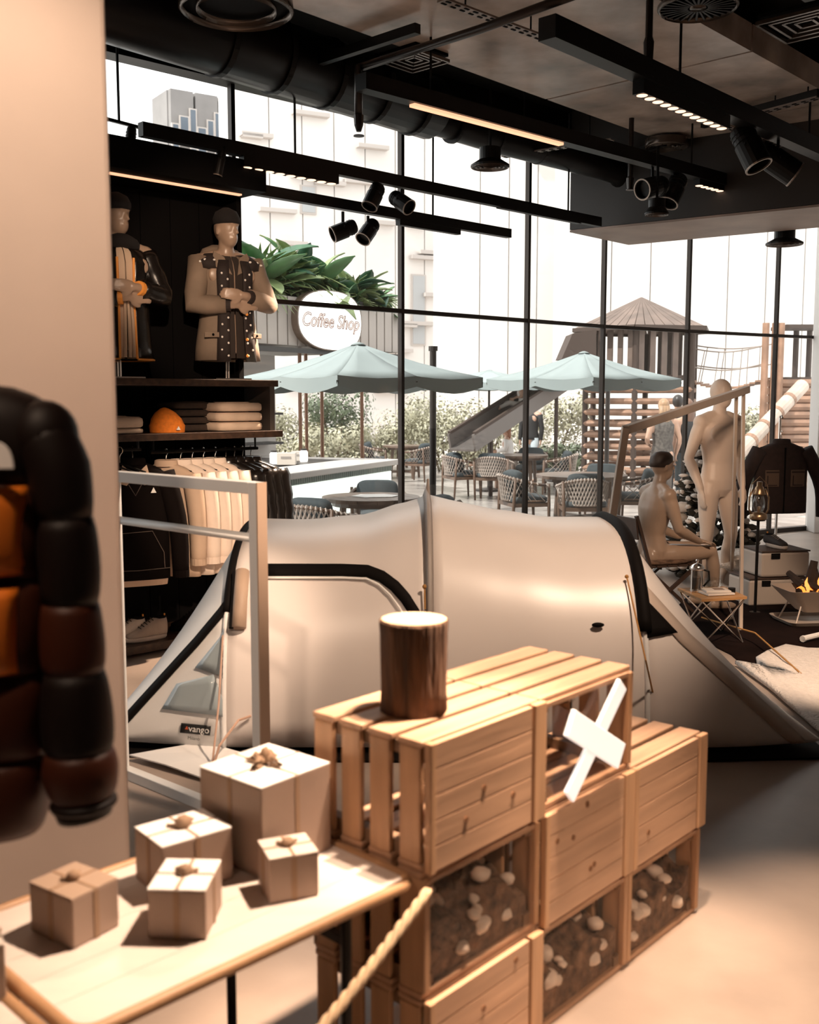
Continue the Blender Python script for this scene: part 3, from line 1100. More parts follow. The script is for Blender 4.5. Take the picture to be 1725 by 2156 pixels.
plab = ['broad leaved plant at the left end of the kiosk roof', 'pale fan leaved plant beside the black display wall', 'dark glossy banana plant above the sign', 'mixed leafy plant just right of the sign top',
        'banana plant with long curved leaves over the fascia', 'light green fan palm near the window mullion', 'spiky palm hanging at the end of the kiosk roof', 'dark leafy plant at the right end of the kiosk roof']
rnd = random.Random(12)
for i in range(8):
    t = .17 + .80 * i / 7
    b = q0 + fd * FL * t + fn * rnd.uniform(.12, .4) + V((0, 0, zf0 + .49))
    o = thing('roof_plant', plab[i], 'plant', tuple(b), group='plants on the kiosk roof')
    MB().lathe([(.10, 0), (.13, .18), (.12, .18), (.1, .15)], 12).build('planter', DK, o)
    hmax = 1.0 - .45 * (i / 7)
    for k in range(26):
        a = rnd.uniform(0, 2 * PI)
        if rnd.random() < .5:
            a = rnd.uniform(-PI, 0) - .4
        el = rnd.uniform(-.45, 1.15)
        M = Matrix.Translation((0, 0, .15 + rnd.uniform(0, .3) * hmax)) @ Matrix.Rotation(a, 4, 'Z') @ Matrix.Rotation(-el, 4, 'Y') @ Matrix.Rotation(rnd.uniform(-.5, .5), 4, 'X')
        L_ = rnd.uniform(.38, .8) * (hmax + .25)
        mm = GR[(i + k) % 4] if k % 3 else GR[2]
        if (i % 3 == 1 and k % 2) or k % 6 == 0:
            leaf_fan(L_ * .62, 'leaf', mm, o, M)
        else:
            leaf_paddle(L_, L_ * rnd.uniform(.15, .24), rnd.uniform(.3, .9), 'leaf', mm, o, M)

# ---------------------------------------------------------------- parasols
CAN = mat('parasol_canvas', (.27, .315, .315), .8, var=.04, scale=3)
MAST = mat('parasol_mast', (.035, .028, .025), .4, .4)


def parasol(ctr, half, zr, zp, mast, label, rot=0., val=.13, mtop=None):
    o = thing('parasol', label, 'parasol', (ctr.x, ctr.y, TZ), world=True, group='grey green terrace parasols')
    pk = V((ctr.x, ctr.y, zp))
    ang = [rot + k * PI / 4 for k in range(8)]
    rim = []
    for k, a in enumerate(ang):
        r = half if k % 2 == 0 else half * .735
        rim.append(V((ctr.x + r * math.cos(a), ctr.y + r * math.sin(a), zr)))
    for k in range(8):
        a, b = rim[k], rim[(k + 1) % 8]
        rows = []
        for t in (0.02, .25, .5, .75, 1.0):
            row = []
            for s in (0, .25, .5, .75, 1):
                p = pk.lerp(a.lerp(b, s), t)
                p.z += -.03 * math.sin(PI * t) - .025 * t * math.sin(PI * s)
                row.append(p)
            rows.append(row)
        MB().grid(rows).build('canopy_panel', CAN, o, smooth=True, solid=.004, fix=False)
        rows = [[], []]
        for s in (0, .17, .34, .5, .66, .83, 1):
            p = a.lerp(b, s)
            p.z += -.025 * math.sin(PI * s)
            rows[0].append(p)
            rows[1].append(p + V((0, 0, -val * (.72 + .28 * math.sin(PI * s)))))
        MB().grid(rows).build('valance', CAN, o, solid=.004, fix=False)
        MB().bar(pk + V((0, 0, -.10)), a + V((0, 0, -.06)), .02, .03).build('rib', MAST, o)
    MB().lathe([(.05, -.14), (.05, -.02), (.02, -.01)], 12, pk).build('hub', MAST, o)
    MB().lathe([(.075, -.022), (.05, -.004), (.012, .008)], 16, pk).build('top_cap', CAN, o, smooth=True)
    if mast is None:
        MB().tube([V((ctr.x, ctr.y, TZ)), pk], .022, 10).build('mast', MAST, o)
        MB().lathe([(.25, 0), (.25, .05), (.05, .08)], 16, (ctr.x, ctr.y, TZ)).build('base_plate', MAST, o)
    else:
        mt = mtop
        MB().tube([V((mast.x, mast.y, TZ)), V((mast.x, mast.y, mt))], .036, 12).build('mast', MAST, o)
        MB().lathe([(.05, -.02), (.05, .03)], 12, (mast.x, mast.y, mt)).build('mast_cap', MAST, o)
        MB().box((mast.x, mast.y, TZ + .03), (.36, .36, .06)).build('base_plate', MAST, o)
        MB().bar(V((mast.x, mast.y, zr + .06)), pk + V((0, 0, -.10)), .04, .05).build('arm', MAST, o)
    return o


c1 = P(755, 840, 10.25)
m1 = P(912, 840, 11.35)
parasol(c1, 1.21, 1.855, 2.19, m1, 'grey green square parasol by the coffee sign with a dark mast', rot=-.10, mtop=P(912, 735, 11.35).z)
c2_ = P(1228, 840, 13.3)
m2 = P(1280, 840, 15.9)
parasol(c2_, 1.22, 1.90, 2.24, m2, 'pale green square parasol over the table in front of the play tower', rot=-.07, mtop=2.0)
parasol(P(1030, 840, 20.0), 1.55, 1.96, 2.2, None, 'far pale parasol seen as a thin bright rim between the other two', rot=.3)

# ---------------------------------------------------------------- woven chairs and tables
CW = mat('chair_wood', (.12, .07, .045), .5, var=.2, scale=8, st=(1, 1, .2))
ROPE = mat('chair_rope', (.36, .30, .26), .8)
CUSH = mat('cushion_slate', (.032, .042, .047), .85, var=.12, scale=6)
SEATC = mat('seat_grey', (.07, .08, .085), .85)


def make_chair(label):
    o = thing('woven_chair', label, 'chair', group='woven rope chairs on the terrace')
    legs = []
    for sx, sy in ((-1, -1), (1, -1), (-1, 1), (1, 1)):
        b = V((sx * .27, -.27 if sy < 0 else .25, 0))
        t = V((sx * .30, -.25 if sy < 0 else .22, .66 if sy < 0 else .74))
        MB().tube([b, b.lerp(t, .55), t], [.016, .024, .018], 8).build('leg', CW, o, smooth=True)
    m = MB()
    for sx in (-1, 1):
        m.bar((sx * .28, -.25, .38), (sx * .28, .23, .38), .03, .05)
    m.bar((-.28, -.25, .38), (.28, -.25, .38), .03, .05)
    m.bar((-.28, .23, .38), (.28, .23, .38), .03, .05)
    m.build('seat_frame', CW, o)

    def arc(z, r, back, n=21, drop=0.):
        out = []
        for k in range(n):
            t = PI * k / (n - 1)
            x = r * math.cos(t)
            y = -.20 + (back + .20) * math.sin(t) ** .7
            out.append(V((x, y, z - drop * (1 - math.sin(t)))))
        return out
    top = arc(.76, .32, .33, 25, .12)
    bot = arc(.43, .29, .28, 25)
    MB().tube(top, .020, 8).build('top_rail', CW, o, smooth=True)
    MB().tube(bot, .014, 8).build('lower_rail', CW, o, smooth=True)
    m = MB()
    for k in range(0, 23):
        for dk in (3, -3):
            j = k + dk
            if 0 <= j <= 24:
                a, b = top[k], bot[j]
                out = (V((a.x, a.y, 0)) - V((0, .0, 0))).normalized() * (.012 if dk > 0 else .018)
                mid = a.lerp(b, .5) + out
                m.tube([a + out, mid, b + out], .0105, 4, flat=.45)
    for k in range(0, 25, 1):
        m.tube([top[k] + V((0, 0, .022)), top[k] + (V((top[k].x, top[k].y, 0)).normalized() * .026), top[k] - V((0, 0, .024))], .012, 4)
    q = m.build('rope_weave', ROPE, o)
    q['kind'] = 'stuff'
    MB().ell([((0, -.02, .40), (.25, 0, 0), (0, .24, 0), .45), ((0, -.02, .42), (.275, 0, 0), (0, .265, 0), .45), ((0, -.02, .47), (.275, 0, 0), (0, .265, 0), .45), ((0, -.02, .495), (.24, 0, 0), (0, .23, 0), .45)], 24).build('seat_cushion', SEATC, o, smooth=True)
    R = Matrix.Rotation(-.28, 3, 'X')
    rr = []
    for y, k in ((-.075, .86), (-.05, 1), (0, 1.04), (.05, 1), (.075, .86)):
        rr.append((V((0, .12, .66)) + R @ V((0, y, 0)), R @ V((.235 * k, 0, 0)), R @ V((0, 0, .165 * k)), .42))
    MB().ell(rr, 24).build('back_cushion', CUSH, o, smooth=True)
    return o


def face(dx, dy):
    return math.atan2(dx, -dy)


chairs = [
    ((-.90, 10.05), (.43, .9), 'woven chair with its back to the shop left of the near round table'),
    ((-.37, 12.05), (.05, -1), 'woven chair with upright slate cushion behind the near round table'),
    ((.17, 10.3), (-.9, .45), 'woven chair with dark tilted cushion just above the tent peak'),
    ((1.52, 13.95), (.95, .25), 'dark woven chair seen side-on left of the table under the second parasol'),
    ((2.24, 13.35), (.02, 1), 'dark woven chair with its back to the shop at the second table'),
    ((3.12, 14.2), (-.95, .15), 'dark woven chair right of the second table behind the bent bar'),
    ((2.80, 15.15), (-.3, -.95), 'woven chair on the far side of the second table'),
    ((.92, 18.6), (.9, .35), 'woven chair with slate cushion left of the sunny far table'),
    ((1.47, 18.35), (.25, .95), 'sunlit woven chair with its back to the shop at the far table'),
    ((2.75, 19.2), (-.9, .2), 'sunlit woven chair right of the far table near the play tower'),
    ((2.35, 20.3), (-.2, -1), 'woven chair with slate cushion behind the far table'),
    ((.22, 22.4), (-.8, .4), 'sunlit woven chair right of the farthest table behind the mullion'),
    ((-.78, 23.2), (1, 0), 'farthest woven chair half hidden behind the coffee counter'),
]
ch0 = None
for (x, y), (dx, dy), lb in chairs:
    if ch0 is None:
        ch0 = make_chair(lb)
        ch0.location = (x, y, TZ)
        ch0.rotation_euler = (0, 0, face(dx, dy))
    else:
        dup(ch0, (x, y, TZ), face(dx, dy), lb)
TT = mat('table_dark_wood', (.13, .085, .062), .35, var=.2, scale=4, st=(1, 6, 1))


def round_table(x, y, r, label):
    o = thing('round_table', label, 'table', (x, y, TZ), .5, group='round terrace tables')
    zt_ = .74
    n = 6
    for k in range(n):   # boards of the top
        x0, x1 = -r + 2 * r * k / n + .003, -r + 2 * r * (k + 1) / n - .003
        pts = []
        m_ = 7
        for i in range(m_):
            xx = x0 + (x1 - x0) * i / (m_ - 1)
            pts.append(V((xx, math.sqrt(max(0, r * r - xx * xx)), zt_ - .04)))
        for i in range(m_):
            xx = x1 - (x1 - x0) * i / (m_ - 1)
            pts.append(V((xx, -math.sqrt(max(0, r * r - xx * xx)), zt_ - .04)))
        MB().prism(pts, (0, 0, .04)).build('board', TT, o)
    MB().lathe([(r * .8, zt_ - .09), (r * .8, zt_ - .041)], 24).build('apron', TT, o)
    for a in (0, PI / 2, PI, 3 * PI / 2):
        d = V((math.cos(a), math.sin(a), 0))
        MB().tube([d * r * .72 + V((0, 0, 0)), d * r * .62 + V((0, 0, zt_ - .06))], [.028, .038], 8).build('leg', TT, o)
    MB().bar((-r * .68, 0, .16), (r * .68, 0, .16), .05, .05).bar((0, -r * .68, .16), (0, r * .68, .16), .05, .05).build('stretcher', TT, o)
    return o


round_table(-.41, 11.05, .52, 'dark round table with a white sheet near the coffee bar')
round_table(2.36, 14.3, .62, 'dark round table under the second parasol')
round_table(2.05, 19.4, .52, 'sunny round table in front of the slide')
round_table(-.10, 23.4, .5, 'farthest round table behind the middle mullion')
# white sheet on the near table
g = V((-.36, 11.08, TZ + .742))
sh = MB().prism([g + V((math.cos(a) * .26, math.sin(a) * .2, 0)) for a in [k * PI / 3 + .2 for k in range(6)]], (0, 0, .006)).build('paper_sheet', WHITEP)
tag(sh, 'white six sided paper mat on the near round table', 'paper')

# ---------------------------------------------------------------- play tower
LOG = mat('play_log', (.30, .17, .11), .6, var=.3, scale=5, st=(1, 1, 1))
LOGD = mat('play_dark', (.05, .03, .022), .7)
PLANK = mat('play_plank', (.15, .105, .085), .6, var=.25, scale=3)
tc = P(1348, 840, 22.0)
o = thing('play_tower', 'wooden play tower with a pointed plank roof and log walls', 'play tower', (tc.x, tc.y, TZ), world=True)
hexr = 1.5
ang0 = .22
hx = [V((tc.x + hexr * math.cos(ang0 + k * PI / 3), tc.y + hexr * math.sin(ang0 + k * PI / 3), 0)) for k in range(6)]
apex = V((tc.x - .02, tc.y, P(1343, 628, 22).z))
ze = P(1343, 692, 21.2).z
for k in range(6):
    a, b = hx[k] + V((0, 0, ze)), hx[(k + 1) % 6] + V((0, 0, ze))
    n = 7
    for i in range(n):
        s0, s1 = i / n + .006, (i + 1) / n - .006
        p0, p1_ = a.lerp(b, s0), a.lerp(b, s1)
        # planks run from eave up toward the apex
        t0 = .985
        MB().prism([p0, p1_, p1_.lerp(apex, t0), p0.lerp(apex, t0)], (0, 0, .03)).build('roof_plank', PLANK, o)
    MB().bar(a, b, .06, .08).build('eave_beam', LOGD, o)
hb = 1.22
zd = P(1343, 800, 22).z
hy = [V((tc.x + hb * math.cos(ang0 + k * PI / 3), tc.y + hb * math.sin(ang0 + k * PI / 3), 0)) for k in range(6)]
MB().prism([p + V((0, 0, zd)) for p in hy], (0, 0, .08)).build('deck', LOGD, o)
for k in range(6):
    a, b = hy[k], hy[(k + 1) % 6]
    MB().tube([a + V((0, 0, TZ)), a + V((0, 0, ze))], .06, 8).build('post', LOGD, o)
    for i in range(5):
        p = a.lerp(b, (i + .5) / 5)
        d = (b - a).normalized()
        MB().box(p + V((0, 0, zd + .55 + .02 * (i % 2))), (.115, .035, 1.06), Matrix((d, V((-d.y, d.x, 0)), V((0, 0, 1)))).transposed()).build('baluster', PLANK, o)
    for i in range(9):
        z = TZ + .12 + i * (zd - TZ - .1) / 9
        MB().tube([a + V((0, 0, z)), b + V((0, 0, z))], .062, 8).build('log', LOG, o)
# slide
SL = mat('slide_grey', (.16, .14, .13), .3, .3)
s0, s1 = P(1196, 802, 21.2), P(972, 948, 18.2)
so = thing('slide', 'dark grey slide running down left from the play tower', 'slide', (s1.x, s1.y, TZ), world=True)
sdv = (s1 - s0).normalized()
ss = V((0, 0, 1)).cross(sdv).normalized()
MB().bar(s0, s1, .5, .04).build('chute', SL, so)
for k in (-1, 1):
    MB().bar(s0 + ss * .26 * k + V((0, 0, .13)), s1 + ss * .26 * k + V((0, 0, .13)), .04, .3).build('side_wall', SL, so)
    MB().bar(s0 + ss * .26 * k + V((0, 0, .30)), s1 + ss * .26 * k + V((0, 0, .30)), .06, .05).build('side_rail', LOGD, so)
for t in (.12, .75):
    p = s0.lerp(s1, t)
    MB().tube([(p.x, p.y, TZ), p], .04, 8).build('support_leg', LOGD, so)
hq = [P(1183, 756, 20.6), P(1206, 702, 20.6), P(1256, 694, 20.6), P(1256, 756, 20.6)]
MB().prism(hq, (0, .9, 0)).build('slide_hood', LOGD, so)
# right log tower
rt = P(1655, 840, 21.0)
o = thing('log_tower', 'right hand log tower joined to the play tower by a rope bridge', 'play tower', (rt.x, rt.y, TZ), world=True)
x0, x1 = P(1608, 840, 21).x, P(1706, 840, 21).x
zlt = P(1650, 800, 21).z
nlog = 14
for i in range(nlog):
    z = TZ + .08 + i * (zlt - TZ) / nlog
    MB().tube([(x0 - .05, 20.6, z), (x1 + .05, 20.6, z)], .082, 8).build('log', LOG, o)
for px in (1608, 1628, 1640):
    p = P(px, 840, 20.4)
    MB().tube([(p.x, p.y, TZ), (p.x, p.y, P(px, 680, 20.4).z)], .07, 8).build('post', LOG, o)
for px in (1672, 1700):
    p = P(px, 840, 21.4)
    MB().tube([(p.x, p.y, TZ), (p.x, p.y, P(px, 690, 21.4).z)], .06, 8).build('post', LOGD, o)
MB().box(((x0 + x1) / 2 + .2, 21.0, P(1650, 690, 21).z), (x1 - x0 - .1, .9, .07)).build('roof_board', LOGD, o)
MB().box(((x0 + x1) / 2 + .1, 21.0, zlt), (x1 - x0, .8, .10)).build('deck', LOGD, o)
# climbing log
cl0, cl1 = P(1690, 812, 20.0), P(1555, 955, 18.6)
co = thing('climbing_log', 'thick pale climbing log leaning up to the right tower', 'log', (cl1.x, cl1.y, TZ), world=True)
MB().tube([cl0, cl1], .135, 14).build('trunk', mat('pale_log', (.50, .40, .33), .5, var=.2, scale=4), co, smooth=False)
for t in (.22, .42, .62, .82):
    p = cl0.lerp(cl1, t)
    dd = (cl1 - cl0).normalized()
    MB().tube([p - dd * .04, p + dd * .04], .143, 14).build('grip_ring', LOG, co)
MB().tube([cl1, (cl1.x, cl1.y, TZ)], .06, 8).build('support_leg', LOGD, co)
# rope bridge
RP = mat('bridge_rope', (.30, .25, .22), .8)
br = thing('rope_bridge', 'rope bridge hanging between the two play towers', 'rope bridge', (tc.x + 2, 21.5, zd), world=True)


def sag(px0, py0, Y0, px1, py1, Y1, dip, n=11):
    a, b = P(px0, py0, Y0), P(px1, py1, Y1)
    return [a.lerp(b, k / (n - 1)) - V((0, 0, dip * math.sin(PI * k / (n - 1)))) for k in range(n)]


ropes = [sag(1455, 733, 21.4, 1608, 728, 20.6, .10), sag(1455, 772, 21.4, 1608, 766, 20.6, .10), sag(1455, 726, 22.6, 1640, 722, 21.6, .10), sag(1455, 768, 22.6, 1640, 764, 21.6, .10)]
for r_ in ropes:
    MB().tube(r_, .014, 6).build('hand_rope', RP, br)
dk0, dk1 = sag(1448, 800, 21.4, 1608, 798, 20.6, .18, 15), sag(1450, 798, 22.6, 1640, 796, 21.6, .18, 15)
for a, b in zip(dk0, dk1):
    MB().bar(a, b, .11, .035).build('bridge_plank', LOG, br)
for k in (2, 4, 6, 8):
    MB().tube([ropes[0][k], dk0[int(k * 1.4)]], .010, 5).build('rope_hanger', RP, br)
    MB().tube([ropes[2][k], dk1[int(k * 1.4)]], .010, 5).build('rope_hanger', RP, br)

# ---------------------------------------------------------------- people outside
SKIN = mat('skin', (.50, .30, .21), .5)
HAIRB = mat('hair_blonde', (.38, .23, .13), .5, var=.3, scale=20, st=(3, 3, .3))
HAIRD = mat('hair_dark', (.018, .012, .010), .4)


def person(label, loc, rz, sc, pose, hairm, hair_len, top, topm, leg, legm, vox=.02, sleeves=False):
    o = thing('person', label, 'person', loc, rz)
    q = dict(STAND)
    q.update(pose)
    b = figure_mesh(MB(), pose, sc).build('body', SKIN, o)
    remesh(b, vox, 4)
    hd = V(q['head']) * sc
    R = rotz(q['hz'])
    m = MB()
    m.blob(hd + R @ V((0, .022, .035)) * sc, (.088 * sc, .10 * sc, .108 * sc), 14, 10, R)
    if hair_len:
        m.ell([(hd + R @ V((0, .05, .03)) * sc, R @ V((.088, 0, 0)) * sc, R @ V((0, .07, 0)) * sc), (hd + R @ V((0, .065, -.10)) * sc, R @ V((.098, 0, 0)) * sc, R @ V((0, .06, 0)) * sc),
               (hd + R @ V((0, .075, -hair_len * .7)) * sc, R @ V((.095, 0, 0)) * sc, R @ V((0, .05, 0)) * sc), (hd + R @ V((0, .075, -hair_len)) * sc, R @ V((.05, 0, 0)) * sc, R @ V((0, .03, 0)) * sc)], 14)
    m.build('hair', hairm, o, smooth=True)
    pel, waist, chest, neck = [V(q[k]) * sc for k in ('pel', 'waist', 'chest', 'neck')]
    up = (neck - pel).normalized()
    Rf = rotz(q['fz'])
    sd, fw = Rf @ V((1, 0, 0)), Rf @ V((0, -1, 0))
    rr = [(pel - up * top * sc, sd * .185 * sc, fw * .135 * sc), (pel + up * .05 * sc, sd * .18 * sc, fw * .132 * sc), (waist, sd * .155 * sc, fw * .118 * sc), (chest, sd * .188 * sc, fw * .142 * sc),
          (chest + up * .09 * sc, sd * .195 * sc, fw * .13 * sc), (neck - up * .03 * sc, sd * .12 * sc, fw * .085 * sc)]
    m = MB().ell(rr, 20)
    if sleeves:
        for s in 'LR':
            a, e, c = V(q['sh' + s]) * sc, V(q['el' + s]) * sc, V(q['wr' + s]) * sc
            m.tube([a, a.lerp(e, .5), e, c], [.072 * sc, .062 * sc, .054 * sc, .042 * sc], 12)
    m.build('top', topm, o, smooth=True)
    if q['legs'] and legm:
        for s in 'LR':
            a, e, c = V(q['hp' + s]) * sc, V(q['kn' + s]) * sc, V(q['an' + s]) * sc
            MB().tube([a + V((0, 0, .03)), a.lerp(e, .5), e, c.lerp(e, .05)], [.105 * sc, .088 * sc, .072 * sc, .055 * sc], 12).build('trouser_leg', legm, o, smooth=True)
    return o


def ground(px, Y):
    p = P(px, 840, Y)
    return (p.x, p.y, TZ)


GREYT = mat('grey_print_top', (.11, .095, .085), .8, var=.5, scale=25)
DKC = mat('dark_cloth', (.02, .02, .022), .8)
person('blonde person in a grey patterned top seen from behind under the parasol', ground(1398, 16.4), PI + .15, .985, dict(elL=(.28, .06, 1.16), wrL=(.20, -.12, 1.08), elR=(-.27, .04, 1.15), hdL=(-.6, -.5, -.2)), HAIRB, .36, .06, GREYT, 1, mat('taupe_trousers', (.14, .115, .10), .8))
person('dark haired person in dark clothes standing next to the blonde one', ground(1428, 17.3), PI - .2, 1.02, {}, HAIRD, 0, .04, DKC, 1, DKC, sleeves=True)
person('brown haired person in a dark top right of the blonde one', ground(1449, 16.7), PI + .35, .98, dict(elR=(-.30, .06, 1.16), wrR=(-.18, -.10, 1.02), hdR=(.6, -.4, -.3)), mat('hair_brown', (.16, .08, .05), .5), .30, .05, DKC, 1, mat('slate_trousers', (.05, .065, .075), .8))
person('person in a dark jacket and pale shorts standing behind the slide', ground(1119, 22.4), -.5, 1.0, {}, HAIRD, 0, .02, DKC, 1, mat('pale_shorts', (.42, .47, .50), .8), sleeves=True)
sit = dict(pel=(0, .05, .18), waist=(0, .06, .34), chest=(0, .03, .52), neck=(0, .02, .70), head=(0, -.01, .86), shL=(.15, .02, .65), elL=(.19, -.02, .42), wrL=(.10, -.20, .38), hdL=(0, -1, -.2),
           shR=(-.15, .02, .65), elR=(-.19, -.02, .42), wrR=(-.10, -.20, .38), hdR=(0, -1, -.2), hpL=(.08, 0, .14), knL=(.10, -.38, .24), anL=(.10, -.70, .10), hpR=(-.08, 0, .14), knR=(-.10, -.38, .24), anR=(-.10, -.70, .10), hands=True)
pc = s0.lerp(s1, .48)
person('child in white riding down the dark slide', (pc.x, pc.y, pc.z + .02), -PI / 2 + .2, .62, sit, HAIRD, .1, .02, mat('white_shirt', (.75, .70, .66), .8), 1, mat('child_trousers', (.55, .5, .46), .8))
pc2 = P(1066, 960, 20.4)
pc2.z = TZ + .45
ph = dict(sit)
person('small red haired child in white sitting at the foot of the slide', (pc2.x, pc2.y, pc2.z), -PI / 2 - .1, .82, sit, mat('hair_red', (.30, .12, .06), .5), .22, .02, MATS['white_shirt'], 1, MATS['child_trousers'], sleeves=True)
# bench that carries the sitting child
zb_ = pc2.z
o = thing('low_bench', 'low wooden bench under the red haired child', 'bench', (pc2.x, pc2.y, TZ))
MB().box((0, 0, zb_ - TZ - .02), (.44, .4, .04)).build('bench_top', LOG, o)
for sx in (-.18, .18):
    MB().box((sx, 0, (zb_ - TZ - .04) / 2), (.05, .34, zb_ - TZ - .04)).build('leg', LOG, o)
# ================================================================== BLACK DISPLAY WALL (left)
DO = V((-1.82, 6.5, 0))
DU = V((.72, .69, 0)).normalized()
DN = V((-DU.y, DU.x, 0))
RD = Matrix((DU, DN, V((0, 0, 1)))).transposed()


def D(a, b, z):
    return DO + DU * a + DN * b + V((0, 0, z))


def dbox(m, a0, a1, b0, b1, z0, z1):
    return m.box(D((a0 + a1) / 2, (b0 + b1) / 2, (z0 + z1) / 2), (a1 - a0, b1 - b0, z1 - z0), RD)


SHW = mat('dark_walnut', (.050, .026, .015), .45, var=.45, scale=6, st=(.4, 6, 6))
o = thing('display_wall_unit', 'tall black display wall with walnut shelves and a clothes rail', 'shelving', tuple(D(.3, .25, 0)), DU.to_2d().angle_signed(V((1, 0))) * 0, world=True)
dbox(MB(), -.9, 1.17, .50, .55, 0, 3.22).build('back_panel', BLACK, o)
dbox(MB(), -.9, 1.17, .0, .5, 3.05, 3.24).build('top_box', BLACK, o)
dbox(MB(), 1.13, 1.17, .30, .5, .05, 3.05).build('end_panel', BLACK, o)
dbox(MB(), -.9, 1.25, .0, .5, 1.735, 1.78).build('shelf', SHW, o, bevel=.003)
dbox(MB(), -.9, 1.27, -.02, .5, 1.385, 1.43).build('shelf', SHW, o, bevel=.003)
dbox(MB(), -.9, 1.2, .0, .5, .02, .075).build('shelf', SHW, o, bevel=.003)
dbox(MB(), 1.19, 1.23, .02, .48, 1.43, 1.735).build('shelf_divider', mat('divider_grey', (.10, .085, .075), .4), o)
rl = MB().tube([D(.36, .22, 1.30), D(1.22, .22, 1.30)], .012, 10).build('clothes_rail', BLACKM, o)
for a in (.38, 1.2):
    MB().tube([D(a, .22, 1.30), D(a, .22, 1.386)], .008, 8).build('rail_bracket', BLACKM, o)
MB().tube([D(-.5, .06, 1.33), D(.20, .06, 1.33)], .010, 8).build('front_rail', BLACKM, o)
for a in (-.4, .18):
    MB().tube([D(a, .06, 1.33), D(a, .06, 1.386)], .008, 8).build('rail_bracket', BLACKM, o)
for k in range(9):   # dark wall boards behind the shelves
    dbox(MB(), -.9 + k * .23 + .003, -.9 + (k + 1) * .23 - .003, .485, .5, .08, 3.04).build('wall_board', BLACK, o)

# folded clothes
CREAM = mat('cream_knit', (.60, .46, .35), .85, var=.08, scale=12, bump=.3)
DKNIT = mat('dark_knit', (.03, .018, .012), .9, var=.3, scale=20)


def folded(name, label, a, b, z, w, d, h, m, group, rot=0.):
    o = thing(name, label, 'clothing', tuple(D(a, b, z)), math.atan2(DU.y, DU.x) + rot, group=group)
    rr = []
    n = 24
    for zz, k in ((0.002, .93), (h * .18, .99), (h * .5, 1.0), (h * .82, .985), (h, .90)):
        rr.append(((0, 0, zz), (w / 2 * k, 0, 0), (0, d / 2 * k, 0), .35))
    MB().ell(rr, n).build('fold', m, o, smooth=True)
    MB().ell([((0, -d * .02, h * .985), (w * .30, 0, 0), (0, d * .34, 0), .4), ((0, -d * .02, h + .006), (w * .26, 0, 0), (0, d * .3, 0), .4)], 16).build('collar_fold', m, o, smooth=True)
    return o


z0 = 1.432
for k in range(3):
    folded('folded_sweater', ('bottom', 'middle', 'top')[k] + ' cream sweater in the folded stack right of the orange beanie', .955, .16, z0 + k * .066, .38, .30, .060, CREAM, 'folded cream sweaters', (.03, -.04, .05)[k])
for k in range(4):
    folded('folded_sweater', ('bottom', 'second', 'third', 'top')[k] + ' dark sweater in the shadowed stack just behind the orange beanie', .70, .30, z0 + k * .050, .36, .28, .046, DKNIT, 'folded dark sweaters', (.02, -.03, .03, 0)[k])
for k in range(2):
    folded('folded_sweater', ('lower', 'upper')[k] + ' beige sweater folded beside the white column', .00, .14, z0 + k * .036 + (0 if k == 0 else .0), .42, .30, (.034, .070)[k], CREAM, 'folded beige sweaters')
# beanie
bo = D(.43, .12, 1.432)
o = thing('orange_beanie', 'bright orange knitted beanie on the walnut shelf', 'beanie', tuple(bo), math.atan2(DU.y, DU.x) - .5)
OR = mat('orange_knit', (.75, .20, .015), .85, var=.15, scale=40, bump=.3)
MB().ell([((0, 0, 0), (.108, 0, 0), (0, .095, 0)), ((0, 0, .05), (.112, 0, 0), (0, .098, 0)), ((-.004, 0, .09), (.098, 0, 0), (0, .085, 0)), ((-.010, 0, .13), (.066, 0, 0), (0, .058, 0)), ((-.014, 0, .155), (.028, 0, 0), (0, .024, 0)), ((-.016, 0, .163), (.006, 0, 0), (0, .006, 0))], 24).build('knit_cap', OR, o, smooth=True)
MB().ell([((0, 0, .0), (.113, 0, 0), (0, .100, 0)), ((0, 0, .045), (.117, 0, 0), (0, .103, 0)), ((0, 0, .052), (.113, 0, 0), (0, .099, 0))], 24, cap=False).build('turn_up', OR, o, smooth=True)
MB().prism([(.052, -.101, .018), (.078, -.090, .018), (.066, -.097, .042)], (.004, -.006, 0)).build('badge', WHITEP, o)

# torsos on poles ---------------------------------------------------------
MANN = mat('mannequin_skin', (.36, .25, .18), .34, spec=.45)
PUFB = mat('shiny_black_puffer', (.008, .006, .005), .24, spec=.45, bump=.25, scale=9, dist=.02)
KHAKI = mat('khaki_canvas', (.22, .16, .115), .8, var=.12, scale=8)
LINE = mat('dotted_lining', (.02, .012, .01), .8)
DOT = mat('dot_white', (.8, .75, .7), .7)
ORT = mat('orange_trim', (.85, .33, .06), .6)
CRV = mat('cream_vest', (.62, .46, .33), .7)


